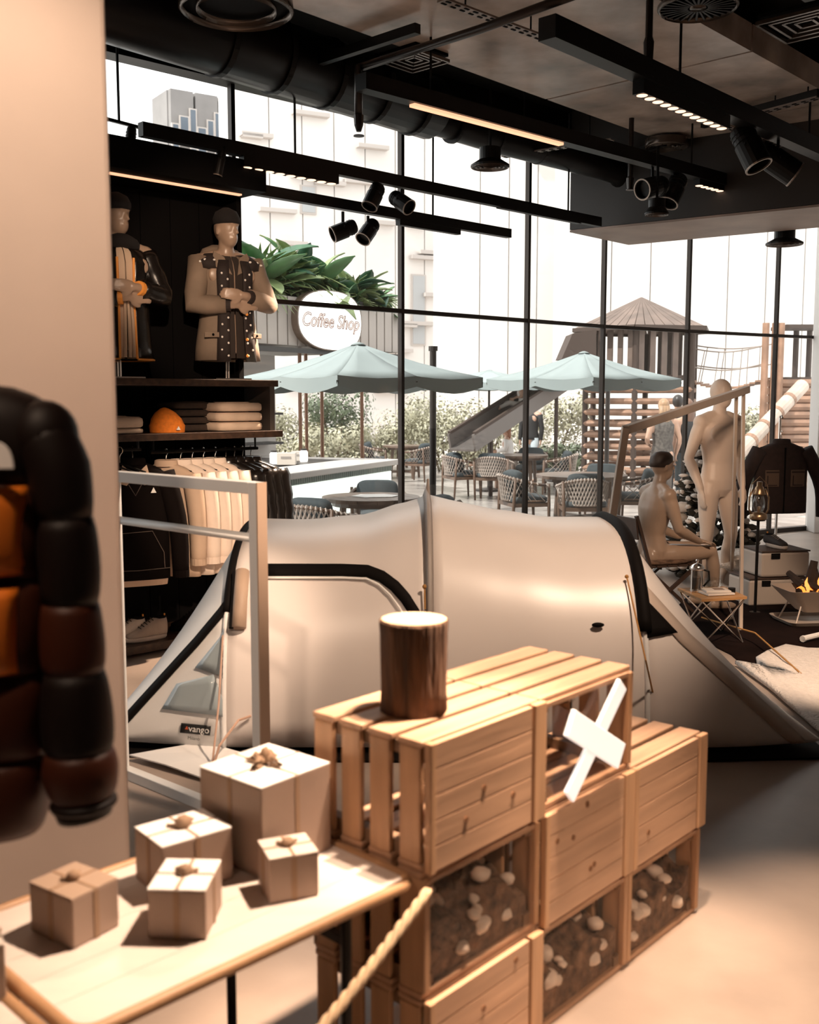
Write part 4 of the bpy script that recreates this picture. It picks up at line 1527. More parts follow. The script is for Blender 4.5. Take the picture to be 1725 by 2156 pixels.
def torso(label, a, b, rz, mirror=1):
    o = thing('half_mannequin', label, 'mannequin', tuple(D(a, b, 1.782)), rz, group='half mannequins on the top shelf')
    MB().box((0, 0, .005), (.26, .20, .01)).build('base_plate', CHROME, o)
    for s in (-.009, .009):
        MB().tube([(s, .02, .01), (s, .02, .30)], .007, 8).build('pole', CHROME, o)
    q = dict(pel=(0, .02, .30), waist=(0, .02, .46), chest=(0, .0, .66), neck=(0, .02, .85), head=(0, -.015, 1.01),
             shL=(.185, .01, .79), elL=(.27, -.08, .52), wrL=(.03, -.235, .56), hdL=(-1, -.02, .08), pnL=(0, 1, 0),
             shR=(-.185, .01, .79), elR=(-.27, -.07, .50), wrR=(-.02, -.20, .50), hdR=(1, -.10, .02), pnR=(0, 1, 0), legs=False, hz=.35 * mirror)
    bd = figure_mesh(MB(), q).build('body', MANN, o)
    remesh(bd, .009, 3)
    R = rotz(q['hz'])
    hd = V(q['head'])
    MB().ell([(hd + V((0, .0, .045)), R @ V((.083, 0, 0)), R @ V((0, .104, 0))), (hd + V((0, .005, .085)), R @ V((.084, 0, 0)), R @ V((0, .105, 0))), (hd + V((0, .01, .13)), R @ V((.066, 0, 0)), R @ V((0, .082, 0))), (hd + V((0, .012, .158)), R @ V((.02, 0, 0)), R @ V((0, .025, 0)))], 20).build('black_beanie', mat('black_knit', (.008, .006, .006), .95), o, smooth=True)
    return o, q


def jacket_body(o, m, hem, flare=1.0, wob=0., n=28, open_=0.):
    """shell open at the front by angle open_ (rad)"""
    rr = []
    prof = [(hem, .215 * flare, .165 * flare), (hem + .10, .205 * flare, .158), (.40, .190, .15), (.50, .185, .145), (.62, .196, .152), (.72, .205, .150), (.79, .185, .125), (.835, .11, .088)]
    rows = []
    for i, (z, w_, d_) in enumerate(prof):
        row = []
        for k in range(n + 1):
            t = -PI / 2 + open_ + (2 * PI - 2 * open_) * k / n
            f = 1 + wob * math.sin(z * 80)
            row.append(V((w_ * f * math.cos(t), .01 + d_ * f * math.sin(t), z)))
        rows.append(row)
    return rows


# first torso: shiny black puffer with orange trim and cream vest
t1, q1_ = torso('half mannequin in shiny black puffer and cream vest beside the white column', .17, .24, .62)
rows = jacket_body(t1, PUFB, .12, 1.0, .018, 32, .26)
MB().grid(rows).build('jacket_shell', PUFB, t1, smooth=True, solid=.02, fix=False)
rows = jacket_body(t1, CRV, .13, .93, 0, 24, .02)
MB().grid(rows).build('vest', CRV, t1, smooth=True, fix=False)
for s in (-1, 1):
    x = s * .085
    pts = [V((.22 * math.cos(-PI / 2 + s * .26), .01 + .172 * math.sin(-PI / 2 + s * .26), .12)), V((.195 * math.cos(-PI / 2 + s * .26), .01 + .160 * math.sin(-PI / 2 + s * .26), .45)), V((.21 * math.cos(-PI / 2 + s * .26), .01 + .16 * math.sin(-PI / 2 + s * .26), .75))]
    MB().tube(pts, .008, 8).build('zip_edge', ORT, t1)
MB().tube([V((.225 * math.cos(t), .01 + .175 * math.sin(t), .118)) for t in [-PI / 2 + .26 + (2 * PI - .52) * k / 24 for k in range(25)]], .007, 6).build('hem_trim', ORT, t1)
for k in range(3):
    MB().tube([V(((.01 + .03 * (k - 1)), -.150, .13)), V((.012 + .025 * (k - 1), -.148, .36)), V((.01 + .02 * (k - 1), -.145, .50))], .010, 6).build('vest_fold', CRV, t1)
for s in 'LR':
    a, e, c = V(q1_['sh' + s]), V(q1_['el' + s]), V(q1_['wr' + s])
    pts, rs = [], []
    for i in range(13):
        t = i / 12
        pts.append(a.lerp(e, t / .55) if t < .55 else e.lerp(c, (t - .55) / .45 * .8))
        rs.append((.082 - .022 * t) * (1 + .06 * math.sin(i * 2.2)))
    MB().tube(pts, rs, 14).build('sleeve', PUFB, t1, smooth=True)
    cf = e.lerp(c, .82)
    MB().tube([cf, cf + (c - e).normalized() * .03], .046, 14).build('cuff', ORT, t1)
MB().tube([V((.10 * math.cos(t), -.005 + .085 * math.sin(t), .85 + .012 * math.sin(3 * t))) for t in [2 * PI * k / 18 for k in range(18)]], .045, 10, closed=True).build('scarf', mat('black_knit', (.008, .006, .006), .95), t1, smooth=True)

# second torso: khaki parka with dotted lining, hood
t2, q2_ = torso('half mannequin in khaki parka with dotted lining next to the window', .985, .22, .55)
rows = jacket_body(t2, KHAKI, .13, 1.06, 0, 32, .40)
MB().grid(rows).build('parka_shell', KHAKI, t2, smooth=True, solid=.012, fix=False)
rows = jacket_body(t2, LINE, .145, .92, 0, 24, .02)
MB().grid(rows).build('dark_sweater', mat('dark_sweater', (.028, .019, .015), .9), t2, smooth=True, fix=False)
for s in (-1, 1):   # turned-out front facings with dots
    rows = []
    for z, w_, d_ in ((.12, .235, .185), (.30, .215, .17), (.45, .20, .165), (.60, .205, .168), (.72, .21, .165), (.80, .17, .14)):
        row = []
        for k in range(4):
            t = -PI / 2 + s * (.22 + .14 * k)
            row.append(V((w_ * math.cos(t) + s * .004, .005 + d_ * math.sin(t) - .012, z)))
        rows.append(row)
    f = MB().grid(rows).build('front_facing', LINE, t2, smooth=True, solid=.008, fix=False)
    for i in range(7):
        for k in range(2):
            t = -PI / 2 + s * (.30 + .2 * k)
            z = .16 + i * .085 + k * .04
            w_ = .235 - .035 * min(1, (z - .12) / .3)
            d_ = .185 - .02 * min(1, (z - .12) / .3)
            MB().blob((w_ * math.cos(t) + s * .004, .005 + d_ * math.sin(t) - .021, z), (.0075, .004, .0075), 8, 6).build('dot', DOT, f)
for s in 'LR':
    a, e, c = V(q2_['sh' + s]), V(q2_['el' + s]), V(q2_['wr' + s])
    pts = [a + V((0, 0, .02)), a.lerp(e, .35), a.lerp(e, .75), e, e.lerp(c, .3), e.lerp(c, .78)]
    sl = MB().tube(pts, [.085, .078, .074, .070, .066, .058], 16).build('sleeve', KHAKI, t2, smooth=True)
    cf = e.lerp(c, .78)
    MB().tube([cf, cf + (c - e).normalized() * .03], [.05, .045], 14).build('cuff', LINE, sl)
    m = MB()
    sgn = 1 if s == 'L' else -1
    y = MB().ell([((sgn * .13, .0, .745), (.10, 0, 0), (0, .125, 0)), ((sgn * .15, .0, .80), (.085, 0, 0), (0, .11, 0)), ((sgn * .11, .01, .85), (.06, 0, 0), (0, .08, 0))], 16).build('shoulder_yoke', LINE, t2, smooth=True)
    for k in range(5):
        MB().blob((sgn * (.10 + .03 * k), -.115 + .008 * k, .775 + .014 * (k % 2) + .012), (.010, .006, .007), 8, 6).build('dot', DOT, y)
MB().ell([((0, .06, .78), (.15, 0, 0), (0, .09, 0)), ((0, .10, .84), (.165, 0, 0), (0, .10, 0)), ((0, .115, .90), (.13, 0, 0), (0, .07, 0)), ((0, .115, .93), (.06, 0, 0), (0, .03, 0))], 20).build('hood', KHAKI, t2, smooth=True)
for s in (-1, 1):
    MB().prism([V((s * .02, -.135, .70)), V((s * .15, -.10, .76)), V((s * .12, -.06, .86)), V((s * .055, -.085, .82))], V((0, -.014, .004))).build('collar_lapel', KHAKI, t2)
for (x, z) in ((-.185, .30), (.185, .30)):
    pk = MB().box((x * .86, -.118, z), (.10, .03, .035), rotz(x * 3.2)).build('pocket_flap', KHAKI, t2, bevel=.004)
    MB().blob((x * .86, -.138, z), (.009, .006, .009), 8, 6).build('button', BLACK, pk)
for z in (.16, .27, .44):
    MB().blob((.062, -.196, z), (.011, .006, .011), 10, 6).build('button', ORT, t2)

# ---------------------------------------------------------------- hanging clothes
HOOK = CHROME


def garment(name, label, group, p, rz, m, w_=.44, length=.72, th=.12, sleeve=.58, flare=1.0, hook=True, cat='jacket', quilt=0., collar=None, sl_out=.05, zip_=None):
    """p: rail point; the piece hangs below it"""
    o = thing(name, label, cat, (p.x, p.y, p.z), rz, group=group)
    n = 26
    prof = [(-.075, .045, .035), (-.09, .085, .055), (-.115, .16, th * .38), (-.15, w_ / 2 * .92, th * .45), (-.24, w_ / 2, th * .5), (-.075 - length * .55, w_ / 2 * .98, th * .5), (-.075 - length * .85, w_ / 2 * flare, th * .52), (-.075 - length, w_ / 2 * flare, th * .5)]
    # resample for folds or quilting
    rings = []
    N = 30 if quilt else 16
    for i in range(N):
        t = i / (N - 1)
        z = prof[0][0] + (prof[-1][0] - prof[0][0]) * t ** 1.15
        for (za, wa, da), (zb2, wb, db) in zip(prof[:-1], prof[1:]):
            if zb2 - 1e-9 <= z <= za + 1e-9:
                u = (z - za) / (zb2 - za)
                ww, dd = wa + (wb - wa) * u, da + (db - da) * u
                break
        f = 1 + (quilt * abs(math.sin(PI * (z + .15) / .095)) if quilt and z < -.12 else 0)
        rings.append(((0, 0, z), (ww * (f if quilt else 1), 0, 0), (0, dd * f, 0), .75))
    MB().ell(rings, n).build('body', m, o, smooth=True)
    for s in (-1, 1):
        pts, rs = [], []
        K = 13 if quilt else 8
        for i in range(K):
            t = i / (K - 1)
            pts.append(V((s * (w_ / 2 * .86 + sl_out * math.sin(min(1, t * 1.4) * PI / 2)), -.02 - .03 * t, -.15 - sleeve * t)))
            rs.append((.070 - .018 * t) * (1 + (quilt * 2.0 * abs(math.sin(PI * t * 5)) if quilt else 0)))
        sl = MB().tube(pts, rs, 14, flat=1.0).build('sleeve', m, o, smooth=True)
        MB().tube([pts[-1] + V((0, 0, .045)), pts[-1]], [rs[-1] * 1.04, rs[-1] * 1.02], 14).build('cuff', m, sl, smooth=False)
    cm = collar or m
    MB().ell([((0, .0, -.10), (.085, 0, 0), (0, .062, 0)), ((0, 0, -.06), (.078, 0, 0), (0, .058, 0)), ((0, 0, -.055), (.066, 0, 0), (0, .047, 0)), ((0, 0, -.09), (.06, 0, 0), (0, .04, 0))], 18, cap=False).build('collar', cm, o, smooth=True)
    if zip_:
        MB().box((0, -th * .5, -.11 - length * .48), (.012, .012, length * .9)).build('zip', zip_, o)
    if hook:
        h = [V((0, 0, -.09)), V((0, 0, -.045)), V((0, .006, -.03)), V((0, .018, -.016)), V((0, .020, 0)), V((0, .012, .014)), V((0, 0, .017)), V((0, -.013, .008))]
        ho = MB().tube(h, .0035, 6).build('hanger_hook', HOOK, o)
        MB().tube([(-w_ / 2 * .8, 0, -.135), (0, 0, -.085), (w_ / 2 * .8, 0, -.135)], .008, 6).build('hanger_arm', BLACKM, ho)
    return o


CRC = mat('cream_coat', (.74, .61, .51), .75, var=.07, scale=5)
TANC = mat('tan_coat', (.50, .36, .26), .75, var=.08, scale=5)
BLK = mat('black_sweat', (.006, .004, .0035), .9, spec=.06)
rzg = math.atan2(DN.y, DN.x) + PI / 2 + .0
gl = [(.475, TANC, 'tan coat with a flap pocket, first of the pale coats on the rail'), (.585, CRC, 'second of the pale coats on the rail'), (.675, CRC, 'third of the pale coats on the rail'), (.765, CRC, 'fourth of the pale coats on the rail'), (.86, CRC, 'last and brightest pale coat on the rail')]
for i, (a, m, lb) in enumerate(gl):
    g = garment('hanging_coat', lb, 'pale coats on the clothes rail', D(a, .22, 1.302), math.atan2(DU.y, DU.x) - PI / 2 + .55, m, .46, .76, .11, .60, 1.02)
    if i == 0:
        f = MB().box((-.02, -.062, -.40), (.17, .02, .075)).build('pocket_flap', m, g, bevel=.006)
for i, (a, lb) in enumerate(((.95, 'first of the dark quilted jackets at the window end of the rail'), (1.02, 'second dark quilted jacket with an orange tab'), (1.09, 'third of the dark quilted jackets on the rail'), (1.16, 'last dark quilted jacket next to the window'))):
    g = garment('hanging_puffer', lb, 'dark quilted jackets on the clothes rail', D(a, .22, 1.302), math.atan2(DU.y, DU.x) - PI / 2 + .75, PUFB, .46, .60, .13, .56, 1.0, quilt=.10)
    if i == 1:
        MB().box((-.06, -.05, -.085), (.05, .012, .02), rotz(.5)).build('orange_tab', ORT, g)
# front facing hoodie with shirt collar
g = garment('hanging_hoodie', 'black sweatshirt over a beige collared shirt facing the shop', None, D(.14, .06, 1.332), math.atan2(DU.y, DU.x) - .35, BLK, .44, .76, .13, .68, 1.0, cat='sweatshirt', sl_out=.09)
SHIRT = mat('beige_shirt', (.55, .39, .28), .75)
for s in (-1, 1):
    MB().prism([V((0, -.070, -.165)), V((s * .075, -.055, -.10)), V((s * .10, -.075, -.21)), V((s * .055, -.088, -.225))], V((0, -.012, .004))).build('shirt_collar', SHIRT, g)
MB().ell([((0, .0, -.815), (.21, 0, 0), (0, .06, 0), .7), ((0, 0, -.875), (.20, 0, 0), (0, .055, 0), .7)], 24).build('shirt_hem', SHIRT, g)
STI = mat('stitch', (.16, .12, .10), .8)
MB().tube([V((-.15, -.068, -.53)), V((.10, -.070, -.52)), V((.17, -.066, -.66)), V((.175, -.064, -.76))], .0022, 4).build('pocket_seam', STI, g)
MB().tube([V((-.21, -.055, -.765)), V((0, -.070, -.77)), V((.21, -.055, -.765))], .0022, 4).build('hem_seam', STI, g)
MB().tube([V((-.04, -.072, -.22)), V((0, -.074, -.29)), V((.04, -.072, -.22))], .0022, 4).build('neck_seam', STI, g)
MB().prism([(.095, -.074, -.275), (.13, -.072, -.275), (.113, -.073, -.24)], (0, -.004, 0)).build('chest_badge', WHITEP, g)
for i, a in enumerate((-.02, .05)):
    o = thing('empty_hanger', ('left', 'right')[i] + ' empty wire hanger beside the black sweatshirt', 'hanger', tuple(D(a, .06, 1.332)), math.atan2(DU.y, DU.x) - .9, group='empty hangers')
    MB().tube([V((0, 0, -.09)), V((0, 0, -.045)), V((.006, 0, -.03)), V((.018, 0, -.016)), V((.020, 0, 0)), V((.012, 0, .014)), V((0, 0, .017)), V((-.013, 0, .008))], .0035, 6).build('hook', HOOK, o)
    MB().tube([(-.17, 0, -.14), (0, 0, -.085), (.17, 0, -.14)], .006, 6).build('hanger_arm', BLACKM, o)

# ---------------------------------------------------------------- shoes
def sneaker(label, loc, rz, um, solem, lacem, sc=1., group=None, high=True):
    o = thing('sneaker', label, 'shoe', loc, rz, group=group)
    L_ = .29 * sc
    # toe at -Y
    def foot(t):  # t 0 heel .. 1 toe
        return .034 + .013 * math.sin(PI * min(1, t * 1.1)) if t < .92 else .034
    rr = []
    for z, k in ((0, .96), (.012, 1.03), (.026, 1.03), (.03, 1.0)):
        ring = []
        for i in range(28):
            a = 2 * PI * i / 28
            x = .046 * sc * k * math.cos(a) * (1.0 + .12 * (-math.sin(a)))
            y = L_ / 2 * k * math.sin(a)
            ring.append(V((x, y, z * sc)))
        rr.append(ring)
    MB().loft(rr).build('sole', solem, o, smooth=True)
    H = .125 if high else .085
    rings = []
    for i, t in enumerate((0, .1, .25, .42, .58, .72, .86, .97)):
        y = L_ / 2 * .95 - t * L_ * .95
        h = H if t < .3 else (H - (t - .3) / .45 * (H - .05) if t < .75 else .05 - (t - .75) / .25 * .02)
        wd = .040 + .006 * math.sin(PI * t)
        if t > .9:
            wd = .026
        rings.append((V((0, y, (.02 + h / 2) * sc)), V((wd * sc, 0, 0)), V((0, 0, h / 2 * sc)), .8))
    up = MB().ell(rings, 18).build('upper', um, o, smooth=True)
    for k in range(5):
        t = .34 + k * .075
        y = L_ / 2 * .95 - t * L_ * .95
        h = .024 + (H - (t - .3) / .45 * (H - .05))
        MB().tube([V((-.026 * sc, y, (h - .012) * sc)), V((0, y - .01 * sc, (h + .004) * sc)), V((.026 * sc, y, (h - .012) * sc))], .0035 * sc, 6).build('lace', lacem, up)
    MB().ell([((0, L_ * .36, (H + .012) * sc), (.030 * sc, 0, 0), (0, .045 * sc, 0)), ((0, L_ * .36, (H + .024) * sc), (.028 * sc, 0, 0), (0, .043 * sc, 0))], 16).build('collar_lining', BLACK, up)
    MB().box((0, L_ / 2 * .93, (H + .02) * sc), (.012 * sc, .008 * sc, .035 * sc)).build('pull_tab', ORT, up)
    return o


GS = mat('grey_suede', (.40, .33, .28), .8, var=.1, scale=12)
LC = mat('lace_dark', (.03, .02, .015), .8)
sole = mat('sole_cream', (.62, .52, .44), .6)
pz = .077
p = D(.22, .10, pz)
sneaker('grey suede high top shoe with dark laces on the lowest shelf', tuple(p), -.9, GS, sole, LC, 1.0, 'grey high tops')
p = D(.10, .17, pz)
sneaker('grey suede high top half hidden behind its pair on the lowest shelf', tuple(p), -.9, GS, sole, LC, 1.0, 'grey high tops')
p = D(.62, .20, pz)
sneaker('black shoe with orange tab in the dark of the lowest shelf', tuple(p), -1.0, BLK, BLACK, BLACK, 1.0)

# ================================================================== TENT
TENT = mat('tent_fabric', (.70, .635, .60), .36, var=.05, scale=1.2, spec=.6)
TENTD = mat('tent_black', (.006, .0045, .004), .7, spec=.08)
TENTP = mat('tent_pale', (.76, .75, .74), .45)
TENTG = mat('tent_fin', (.30, .26, .235), .5)
TWIN = mat('tent_window', (.33, .39, .42), .12, spec=.7)
YC, WH = 5.66, .96
HS = [(-.86, .935), (-.6, .93), (-.3, .955), (.0, 1.03), (.10, 1.075), (.22, 1.045), (.5, .985), (.8, .945), (1.10, .945)]


def TH(x):
    if x <= HS[0][0]:
        return HS[0][1]
    for (a, ha), (b, hb2) in zip(HS[:-1], HS[1:]):
        if x <= b:
            u = (x - a) / (b - a)
            return ha + (hb2 - ha) * (u * u * (3 - 2 * u) if abs(a - .1) > .2 else u)
    return HS[-1][1]


def hoop(x, th):
    c_, s_ = math.cos(th), math.sin(th)
    sg = 1 - .05 * math.sin(PI * ((x + .86) / .96 % 1.0)) ** 2
    return V((x, YC - WH * math.copysign(abs(c_) ** .72, c_), .045 + TH(x) * abs(s_) ** .80 * 1.0))


APR = V((1.94, 4.78, .05))
APL = V((-1.50, 4.80, .05))


def S_mid(x, th):
    return hoop(x, th)


def S_r(t, th):
    a = hoop(1.10, th)
    p = a.lerp(APR, t)
    p.z -= .10 * math.sin(PI * t) * math.sin(th)
    p.y -= .04 * math.sin(PI * t)
    return p


def S_l(t, th):
    a = hoop(-.86, th)
    p = a.lerp(APL, t)
    p.z -= .07 * math.sin(PI * t) * math.sin(th)
    return p


def surf(Sf, u0, u1, t0, t1, nu, nt):
    return [[Sf(u0 + (u1 - u0) * i / nu, t0 + (t1 - t0) * k / nt) for k in range(nt + 1)] for i in range(nu + 1)]


tent = thing('tunnel_tent', 'big beige tunnel tent with black trims filling the middle of the shop', 'tent', (.1, YC, 0), world=True)
MB().grid(surf(S_mid, -.86, .10, 0, PI, 16, 40)).build('canopy_panel', TENT, tent, smooth=True, solid=.006, fix=False)
MB().grid(surf(S_mid, .10, 1.10, 0, PI, 16, 40)).build('canopy_panel', TENT, tent, smooth=True, solid=.006, fix=False)
MB().grid(surf(S_r, 0, 1, 0, PI, 14, 32)).build('porch_panel', TENT, tent, smooth=True, solid=.006, fix=False)
MB().grid(surf(S_l, 0, 1, 0, PI, 14, 32)).build('porch_panel', TENTP, tent, smooth=True, solid=.006, fix=False)


def solve(Sf, px, py, ur, tr):
    """surface point that the photo shows at pixel px,py (front side)"""
    best = None
    (u0, u1), (t0, t1) = ur, tr
    for _ in range(7):
        n = 12
        bu = None
        for i in range(n + 1):
            for k in range(n + 1):
                u, t = u0 + (u1 - u0) * i / n, t0 + (t1 - t0) * k / n
                x, y = J(Sf(u, t))
                e = (x - px) ** 2 + (y - py) ** 2
                if bu is None or e < bu[0]:
                    bu = (e, u, t)
        _, u, t = bu
        du, dt = (u1 - u0) / n * 1.3, (t1 - t0) / n * 1.3
        u0, u1 = max(ur[0], u - du), min(ur[1], u + du)
        t0, t1 = max(tr[0], t - dt), min(tr[1], t + dt)
    return bu[1], bu[2]


def onsurf(Sf, px, py, off, ur, tr=(0.0, PI * .62)):
    u, t = solve(Sf, px, py, ur, tr)
    p = Sf(u, t)
    e = 1e-3
    nrm = (Sf(u + e, t) - Sf(u - e, t)).cross(Sf(u, t + e) - Sf(u, t - e))
    if nrm.length < 1e-12:
        nrm = V((0, -1, .2))
    nrm.normalize()
    if nrm.dot(V((0, 0, EYE)) - p) < 0:
        nrm = -nrm
    return p + nrm * off


RM, RR_, RL_ = (-.86, 1.10), (0, .98), (0, .98)


def patch(Sf, quad, name, m, par, off=.012, ur=RM, n=5, solid=.004):
    a, b, c, d = quad
    rows = []
    for i in range(n + 1):
        v = i / n
        row = []
        for k in range(n + 1):
            u = k / n
            x = (a[0] * (1 - u) + b[0] * u) * (1 - v) + (d[0] * (1 - u) + c[0] * u) * v
            y = (a[1] * (1 - u) + b[1] * u) * (1 - v) + (d[1] * (1 - u) + c[1] * u) * v
            row.append(onsurf(Sf, x, y, off, ur))
        rows.append(row)
    return MB().grid(rows).build(name, m, par, smooth=True, solid=solid, fix=False)


def band(Sf, path, hw, name, m, par, off=.012, ur=RM, dens=3, solid=.004):
    pts = []
    for (x0, y0), (x1, y1) in zip(path[:-1], path[1:]):
        for k in range(dens):
            pts.append((x0 + (x1 - x0) * k / dens, y0 + (y1 - y0) * k / dens))
    pts.append(path[-1])
    rows = []
    for i, (x, y) in enumerate(pts):
        x0, y0 = pts[max(0, i - 1)]
        x1, y1 = pts[min(len(pts) - 1, i + 1)]
        l = math.hypot(x1 - x0, y1 - y0)
        nx, ny = -(y1 - y0) / l, (x1 - x0) / l
        rows.append([onsurf(Sf, x + nx * hw * s, y + ny * hw * s, off, ur) for s in (-1, 0, 1)])
    return MB().grid(rows).build(name, m, par, smooth=True, solid=solid, fix=False)


# hoops
def arch(x, r, m, name, off=.0, t0=0., t1=PI):
    MB().tube([hoop(x, t0 + (t1 - t0) * k / 40) + V((0, 0, off)) for k in range(41)], r, 8).build(name, m, tent, smooth=True)


arch(-.86, .020, TENTD, 'pole_sleeve', t0=.62)
arch(-.86, .014, TENTP, 'pole_sleeve', t1=.62)
arch(1.10, .034, TENTD, 'pole_sleeve', t0=.50)
arch(1.10, .014, TENTP, 'pole_sleeve', t1=.50)
rows = []
for k in range(41):   # grey fin over the middle hoop
    th = PI * k / 40
    p = hoop(.10, th)
    out = V((0, p.y - YC, p.z)).normalized()
    rows.append([p - V((.022, 0, 0)), p + out * .045 * math.sin(th) ** .5 - V((.008, 0, 0)), p + V((.012, 0, 0))])
MB().grid(rows).build('ridge_fin', TENTG, tent, smooth=True, solid=.004, fix=False)
MB().tube([hoop(.10, PI / 2) + V((0, 0, .0)), hoop(.10, PI / 2) + V((0, 0, .10))], [.014, .006], 8).build('ridge_tip', TENTG, tent)
# door trims
door = [(560, 1203), (640, 1203), (720, 1203), (775, 1205), (805, 1216), (832, 1236), (855, 1262), (874, 1292), (884, 1320), (888, 1400)]
band(S_mid, door, 12, 'door_trim', TENTD, tent, .012)
band(S_mid, [(x - 2 - max(0, (x - 780)) * .16, y + 17 + max(0, (x - 780)) * .02) for x, y in door], 2.2, 'door_piping', WHITEP, tent, .014)
tag_o = MB().blob(onsurf(S_mid, 1258, 1318, .02, RM), (.03, .012, .012), 8, 6).build('vent_tab', TENTD, tent)
# right porch: black vent, pale ridge strip, seam
patch(S_r, [(1322, 1240), (1352, 1258), (1424, 1334), (1338, 1348)], 'porch_vent', TENTD, tent, .012, RR_)
band(S_r, [(1345, 1240), (1440, 1345), (1560, 1455), (1660, 1545), (1712, 1592)], 13, 'ridge_strip', mat('tent_strip', (.50, .40, .335), .5), tent, .010, RR_, 4)
band(S_r, [(1336, 1350), (1340, 1440), (1343, 1530)], 3, 'porch_piping', WHITEP, tent, .012, RR_)
# left porch: black trim, windows, maker's label
band(S_l, [(516, 1228), (470, 1290), (420, 1350), (370, 1405), (315, 1465), (262, 1522), (235, 1552)], 8, 'porch_trim', TENTD, tent, .014, RL_, 3)
patch(S_l, [(481, 1325), (483, 1325), (494, 1430), (414, 1406)], 'porch_window', TWIN, tent, .012, RL_)
patch(S_l, [(375, 1440), (452, 1420), (486, 1508), (343, 1492)], 'porch_window', TWIN, tent, .012, RL_)
band(S_l, [(490, 1360), (494, 1400), (492, 1428)], 5, 'porch_trim', TENTD, tent, .013, RL_)
lb_ = patch(S_l, [(384, 1521), (446, 1527), (444, 1547), (381, 1541)], 'maker_label', mat('label_black', (.01, .01, .01), .5), tent, .012, RL_)
lc = onsurf(S_l, 418, 1534, .0165, RL_)
lx = onsurf(S_l, 440, 1536, .0165, RL_) - onsurf(S_l, 396, 1531.5, .0165, RL_)
ly = onsurf(S_l, 417, 1526, .0165, RL_) - onsurf(S_l, 418, 1543, .0165, RL_)
text_mesh('label_lettering', 'vango', mat('label_white', (.8, .78, .76), .5), lb_, frame_matrix(lc + lx.normalized() * .008, lx, ly), .043, extr=.0006)
p = onsurf(S_l, 392, 1533, .0165, RL_)
MB().prism([p, p + lx.normalized() * .016, p + lx.normalized() * .012 + ly.normalized() * .016], -V((0, .002, 0))).build('label_mark', mat('label_red', (.55, .10, .03), .5), lb_)
p = onsurf(S_l, 410, 1553, .013, RL_)
text_mesh('small_lettering', 'Milano', mat('label_ink', (.05, .045, .04), .5), lb_, frame_matrix(p, lx, ly), .022, extr=.0005)
# rolled door on the left hoop
q_ = [onsurf(S_mid, 512, 1212, .03, (-.86, -.6)), onsurf(S_mid, 505, 1325, .03, (-.86, -.6))]
MB().tube([q_[0], q_[0].lerp(q_[1], .5) - V((0, .012, 0)), q_[1]], .034, 12).build('rolled_door', mat('tent_roll', (.42, .30, .22), .6), tent, smooth=True)
MB().tube([q_[0] - V((.035, .005, 0)), q_[1] - V((.035, .005, 0))], .012, 8).build('roll_edge', TENTD, tent)
# ground sheet and front mud flap
MB().prism([V((-1.55, 4.72, .001)), V((-.86, 4.62, .001)), V((1.1, 4.60, .001)), V((1.95, 4.66, .001)), V((1.95, 4.95, .001)), V((1.1, 6.5, .001)), V((-.86, 6.5, .001)), V((-1.6, 4.98, .001))], (0, 0, .012)).build('ground_sheet', TENTD, tent)
a, b, c, d = G(272, 1590, .03), G(430, 1640, .02), G(560, 1600, .03), G(430, 1562, .05)
MB().grid([[a, a.lerp(b, .5) + V((0, 0, .008)), b], [d, d.lerp(c, .5), c]]).build('mud_flap', TENTP, tent, solid=.006, fix=False)
# guy lines
CORD = mat('orange_cord', (.42, .20, .05), .7)


def cord(label, pts, r=.004, n=6, m=CORD, group='tent guy lines'):
    o = MB().tube(pts, r, n).build('guy_line', m)
    return tag(o, label, 'cord', group)


kn = onsurf(S_mid, 1318, 1222, .03, RM)
cord('orange guy line from the right tent hoop down behind the crates', [kn, P(1360, 1390, 4.62), G(1397, 1560, .02)])
MB().blob(onsurf(S_mid, 896, 1240, .03, RM), (.010, .008, .012), 8, 6).build('cord_knot', CORD, tent)
MB().tube([onsurf(S_mid, 896, 1240, .025, RM), onsurf(S_mid, 896, 1285, .02, RM)], .004, 6).build('cord_tail', CORD, tent)
MB().blob(kn, (.010, .008, .010), 8, 6).build('cord_knot', CORD, tent)
PINKC = mat('pink_cord', (.50, .32, .24), .7)
cord('pale pink guy line crossing the left tent porch', [onsurf(S_l, 490, 1340, .02, RL_), onsurf(S_l, 470, 1470, .03, RL_) - V((0, .05, 0)), G(446, 1622, .015)], .005, m=PINKC)
cord('pink guy line with a toggle by the white rack post', [onsurf(S_mid, 530, 1505, .02, RM), onsurf(S_mid, 505, 1512, .04, RM), G(462, 1570, .12), G(446, 1625, .015)], .006, m=PINKC)
cord('long thin orange guy line across the dark rug and white fur', [P(1478, 1300, 7.6), G(1590, 1345, .05) + V((0, 0, .04)), G(1725, 1452, .03)], .006)
# ================================================================== WHITE RACK
RW = mat('rack_white', (.82, .83, .83), .4)
RB = mat('rack_beige_side', (.50, .36, .27), .5)
rA, rB_ = G(258, 1632, 0), G(552, 1752, 0)
rd = (rB_ - rA).normalized()
rn = V((-rd.y, rd.x, 0))
hr = 1.345
o = thing('clothes_rack', 'empty white square tube clothes rack standing in front of the tent', 'clothes rack', tuple(rA), world=True)
for p in (rA, rB_):
    MB().box(p + V((0, 0, hr / 2)), (.045, .045, hr), Matrix((rd, rn, V((0, 0, 1)))).transposed()).build('post', RW, o, bevel=.003)
MB().bar(rA + V((0, 0, hr - .022)) + rd * .023, rB_ + V((0, 0, hr - .022)) - rd * .023, .045, .045).build('top_bar', RW, o, bevel=.003)
MB().tube([rA + V((0, 0, hr - .21)), rB_ + V((0, 0, hr - .21))], .017, 10).build('hanging_bar', RW, o, smooth=True)
